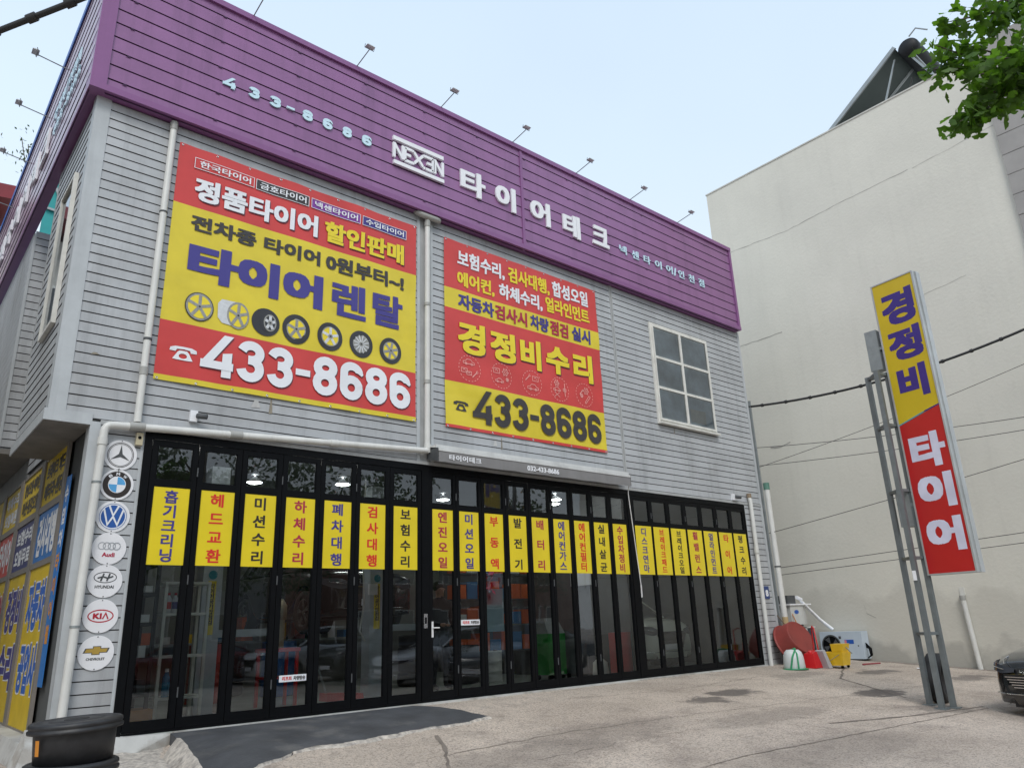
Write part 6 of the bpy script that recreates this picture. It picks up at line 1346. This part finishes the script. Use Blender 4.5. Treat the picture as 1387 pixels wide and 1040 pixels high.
def pix(px, py, d):      # helper for laying out the hanging sprays in front of the trunk
    return CAMPOS+(f_+r_*((px-693.5)/1017.82)+u_*((520-py)/1017.82))*d
rg = random.Random(21)
tips = [(1290, 172, 5.0), (1255, 95, 5.1), (1262, 60, 5.0), (1278, 45, 5.2), (1300, 60, 5.1), (1310, 100, 4.9), (1335, 120, 5.0), (1360, 140, 5.2), (1325, 15, 5.0), (1350, 40, 5.3), (1375, 60, 4.9), (1400, 80, 5.0), (1345, 80, 4.8), (1385, 110, 5.1), (1370, 10, 5.2), (1315, 145, 5.05), (1400, 20, 5.0), (1335, 35, 5.4), (1395, 130, 5.3), (1420, 50, 5.1), (1310, 158, 5.0), (1285, 30, 5.15), (1300, 165, 4.95), (1330, 155, 5.1), (1362, 95, 5.0), (1380, 85, 5.3), (1275, 75, 5.1)]
root = Vector((6.1, -9.1, 4.45)); twigs = []
mb = MB()
hubs = [pix(1400, 60, 5.3), pix(1390, 110, 5.3), pix(1390, 10, 5.3)]
for h in hubs: mb.tube([root, root.lerp(h, .5)+Vector((0, 0, .05)), h], [.035, .025, .016], 8)
for x, y, d in tips:
    tp = pix(x, y, d); h = min(hubs, key=lambda q: (q-tp).length); mid = h.lerp(tp, .55)+Vector((rg.uniform(-.04, .04), rg.uniform(-.04, .04), rg.uniform(.0, .06)))
    mb.tube([h, mid, tp], [.010, .007, .003], 6); twigs.append((h, mid, tp))
mb.build('branch', BRK, gt)
def leaf_mx(p):
    s = rg.uniform(.034, .062); d = Vector((rg.uniform(-1, 1), rg.uniform(-1, 1), rg.uniform(-1.5, .3))).normalized(); e_ = Vector((rg.uniform(-1, 1), rg.uniform(-1, 1), rg.uniform(-.3, .3)))
    e_ = (e_-d*e_.dot(d)).normalized(); n_ = e_.cross(d); m = Matrix((e_, d, n_)).transposed().to_4x4(); m = Matrix.Translation(p)@m@Matrix.Scale(s, 4); return m
spots = []
for h, mid, tp in twigs:
    L = (tp-h).length
    for i in range(int(16+L*44)):
        t_ = rg.random()**.75; q = h.lerp(mid, t_*2) if t_ < .5 else mid.lerp(tp, t_*2-1); spots.append((q+Vector((rg.gauss(0, .055), rg.gauss(0, .055), rg.gauss(-.015, .06))), t_))
    for i in range(5): spots.append((tp+Vector((rg.gauss(0, .025), rg.gauss(0, .025), rg.gauss(0, .025))), 1))
spots.sort(key=lambda s: -s[1]); mb = MB()
for i, (p, _) in enumerate(spots):
    m = leaf_mx(p)
    if i < 290:
        o = bpy.data.objects.new('leaf', LM[i % 3]); COL.objects.link(o); o.parent = gt; o.matrix_parent_inverse = Matrix.Identity(4); o.matrix_basis = Matrix.Translation(-WL[gt.name])@m; WL[o.name] = p
    else: mb.add([m@Vector(v) for v in fv], ff)
tag(mb.build('foliage', GLF, gt), kind='stuff')
# street trees behind the photographer
def tree(label, x, y, H, R, seed):
    r = random.Random(seed); t = thing('street_tree', label, 'tree', (x, y, -.45), 'street trees across the road, seen only in the glass')
    mb = MB(); mb.tube([(x, y, -.5), (x+.1, y, H*.3), (x, y+.1, H*.6)], [.22, .17, .08], 10)
    for i in range(6): a = r.uniform(0, 6.28); mb.tube([(x, y, H*.35+.3*i), (x+math.cos(a)*R*.6, y+math.sin(a)*R*.6, H*.55+.35*i)], [.08, .03], 6)
    mb.build('trunk', BRK, t); mb = MB(); cl = [(Vector((x+r.uniform(-1, 1)*R*.75, y+r.uniform(-1, 1)*R*.75, H*.62+r.uniform(-1, 1)*H*.30)), r.uniform(.5, 1.1)) for i in range(34)]
    vs = []; fs = []
    for c, s in cl:
        for i in range(110):
            p = c+Vector((r.gauss(0, .5), r.gauss(0, .5), r.gauss(0, .42)))*s; a = Vector((r.uniform(-1, 1), r.uniform(-1, 1), r.uniform(-1, 1))).normalized(); b = a.orthogonal().normalized(); z = r.uniform(.07, .15); k = len(vs)
            vs += [p, p+a*z+b*z*.5, p+a*z*2, p+a*z-b*z*.5]; fs.append((k, k+1, k+2, k+3))
    mb.add(vs, fs); mb.build('crown', DLF, t)
for i, (x, y, H, R) in enumerate(((1, -19.5, 9.5, 3.2), (6.5, -21, 11, 3.6), (12.5, -20, 8.5, 3.0), (20, -23, 10, 3.5), (-5, -20, 10, 3.4), (28, -22, 9, 3.2))):
    tree(('broad tree opposite the left doors', 'tallest tree opposite the middle doors', 'smaller tree opposite the awning', 'tree opposite the right hand bay', 'tree opposite the left corner', 'tree furthest along the road')[i]+', seen in the glass', x, y, H, R, 50+i)
# buildings across the road
BRI = mat('far_brick', (.22, .12, .09), .8, var=.12); GRY = mat('far_grey', (.30, .30, .29), .8, var=.1)
def block(label, x0, x1, y0, y1, H, m, nf):
    t = thing('street_building', label, 'building', ((x0+x1)/2, (y0+y1)/2, -.45)); mb = MB(); mb.box(x0, x1, y0, y1, -.45, H); mb.build('wall', m, t)
    for f in range(nf):
        z = .8+f*3.1; k = int((x1-x0)/2.6)
        for i in range(k):
            x = x0+1.0+2.6*i; mb = MB(); mb.box(x, x+1.4, y1, y1+.04, z, z+1.5); w_ = mb.build('window', WFR, t); mb = MB(); mb.box(x+.08, x+1.32, y1+.04, y1+.05, z+.08, z+1.42); mb.build('pane', CGL, w_)
block('low brick shop building across the road, seen in the glass', -12, 4, -44, -34, 7.5, BRI, 2); block('grey three storey building across the road, seen in the glass', 7, 20, -46, -35, 10.0, GRY, 3)
block('long brick building across the road on the right, seen in the glass', 24, 44, -46, -35, 8.5, BRI, 2)
# houses behind the shop on the left
t = thing('red_roof_house', 'house with dark red eaves beyond the left side of the shop', 'building', (.9, 16, -.4))
mb = MB(); mb.box(-4.5, 1.75, 15.0, 22, -.5, 12.8); mb.build('wall', mat('pale_house', (.52, .50, .45), .8, streak=.15), t)
mb = MB(); mb.hexa([(-5.4, 14.0, 12.7), (2.1, 14.0, 13.3), (2.1, 22, 13.3), (-5.4, 22, 12.7), (-5.4, 14.0, 13.0), (2.1, 14.0, 13.75), (2.1, 22, 13.75), (-5.4, 22, 13.0)]); mb.build('roof', mat('red_eaves', (.22, .02, .03), .5), t)
mb = MB(); mb.box(-.6, .3, 14.96, 15.0, 9.3, 11.3); w_ = mb.build('window', WFR, t); mb = MB(); mb.box(-.5, .2, 14.93, 14.96, 9.4, 11.2); mb.build('pane', CGL, w_)
t = thing('teal_hoarding', 'bright teal sheet wall glimpsed under the purple band at the left', 'fence', (3, 11.2, 7))
mb = MB()
for i in range(8): mb = MB(); mb.box(2.17+.3*i, 2.46+.3*i, 11.2, 11.24+.02*(i % 2), 6.5, 13.0); mb.build('sheet', mat('teal_sheet', (.02, .30, .30), .5), t)
mb = MB(); mb.beam((2.2, 11.15, 11.8), (4.5, 11.15, 11.6), .06, .06); mb.beam((2.2, 11.15, 12.8), (3.0, 11.15, 11.0), .06, .06); mb.build('brace', ALU, t)
t = thing('rooftop_shrub', 'wispy plant sticking up behind the purple band at the left', 'plant', (1.9, 12.5, 12.9)); rgx = random.Random(3)
mb = MB(); [mb.tube([(1.9, 12.5, 12.9), (1.9+rgx.uniform(-.4, .4), 12.5, 14.0+rgx.uniform(0, .5))], .012, 5) for _ in range(6)]; mb.build('stem', BRK, t)
mb = MB(); vs = []; fs = []
for i in range(160):
    p = Vector((1.9+rgx.gauss(0, .3), 12.5+rgx.gauss(0, .2), 14.0+rgx.gauss(0, .35))); a = Vector((rgx.uniform(-1, 1), rgx.uniform(-1, 1), rgx.uniform(-1, 1))).normalized(); b = a.orthogonal(); k = len(vs); vs += [p, p+a*.06+b*.02, p+a*.12, p+a*.06-b*.02]; fs.append((k, k+1, k+2, k+3))
mb.add(vs, fs); mb.build('foliage', DLF, t)

# unseen buildings added on the left to shade the shop's side wall
block('plain grey building added out of frame on the left to shade the side wall', -12, -2.6, 9, 12.0, 8.5, GRY, 2)
t = thing('added_shade_building', 'tall grey building added out of frame to shade the side wall', 'building', (-7, 4, -.45)); mb = MB(); mb.box(-12, -2.4, -1.0, 9, -.45, 9.0); mb.build('wall', GRY, t)
for f in range(3):
    for i in range(3):
        y = .3+2.9*i; mb = MB(); mb.box(-2.4, -2.36, y, y+1.4, .8+2.9*f, 2.2+2.9*f); w_ = mb.build('window', WFR, t); mb = MB(); mb.box(-2.36, -2.35, y+.08, y+1.32, .88+2.9*f, 2.12+2.9*f); mb.build('pane', CGL, w_)  # windows of the added shade building
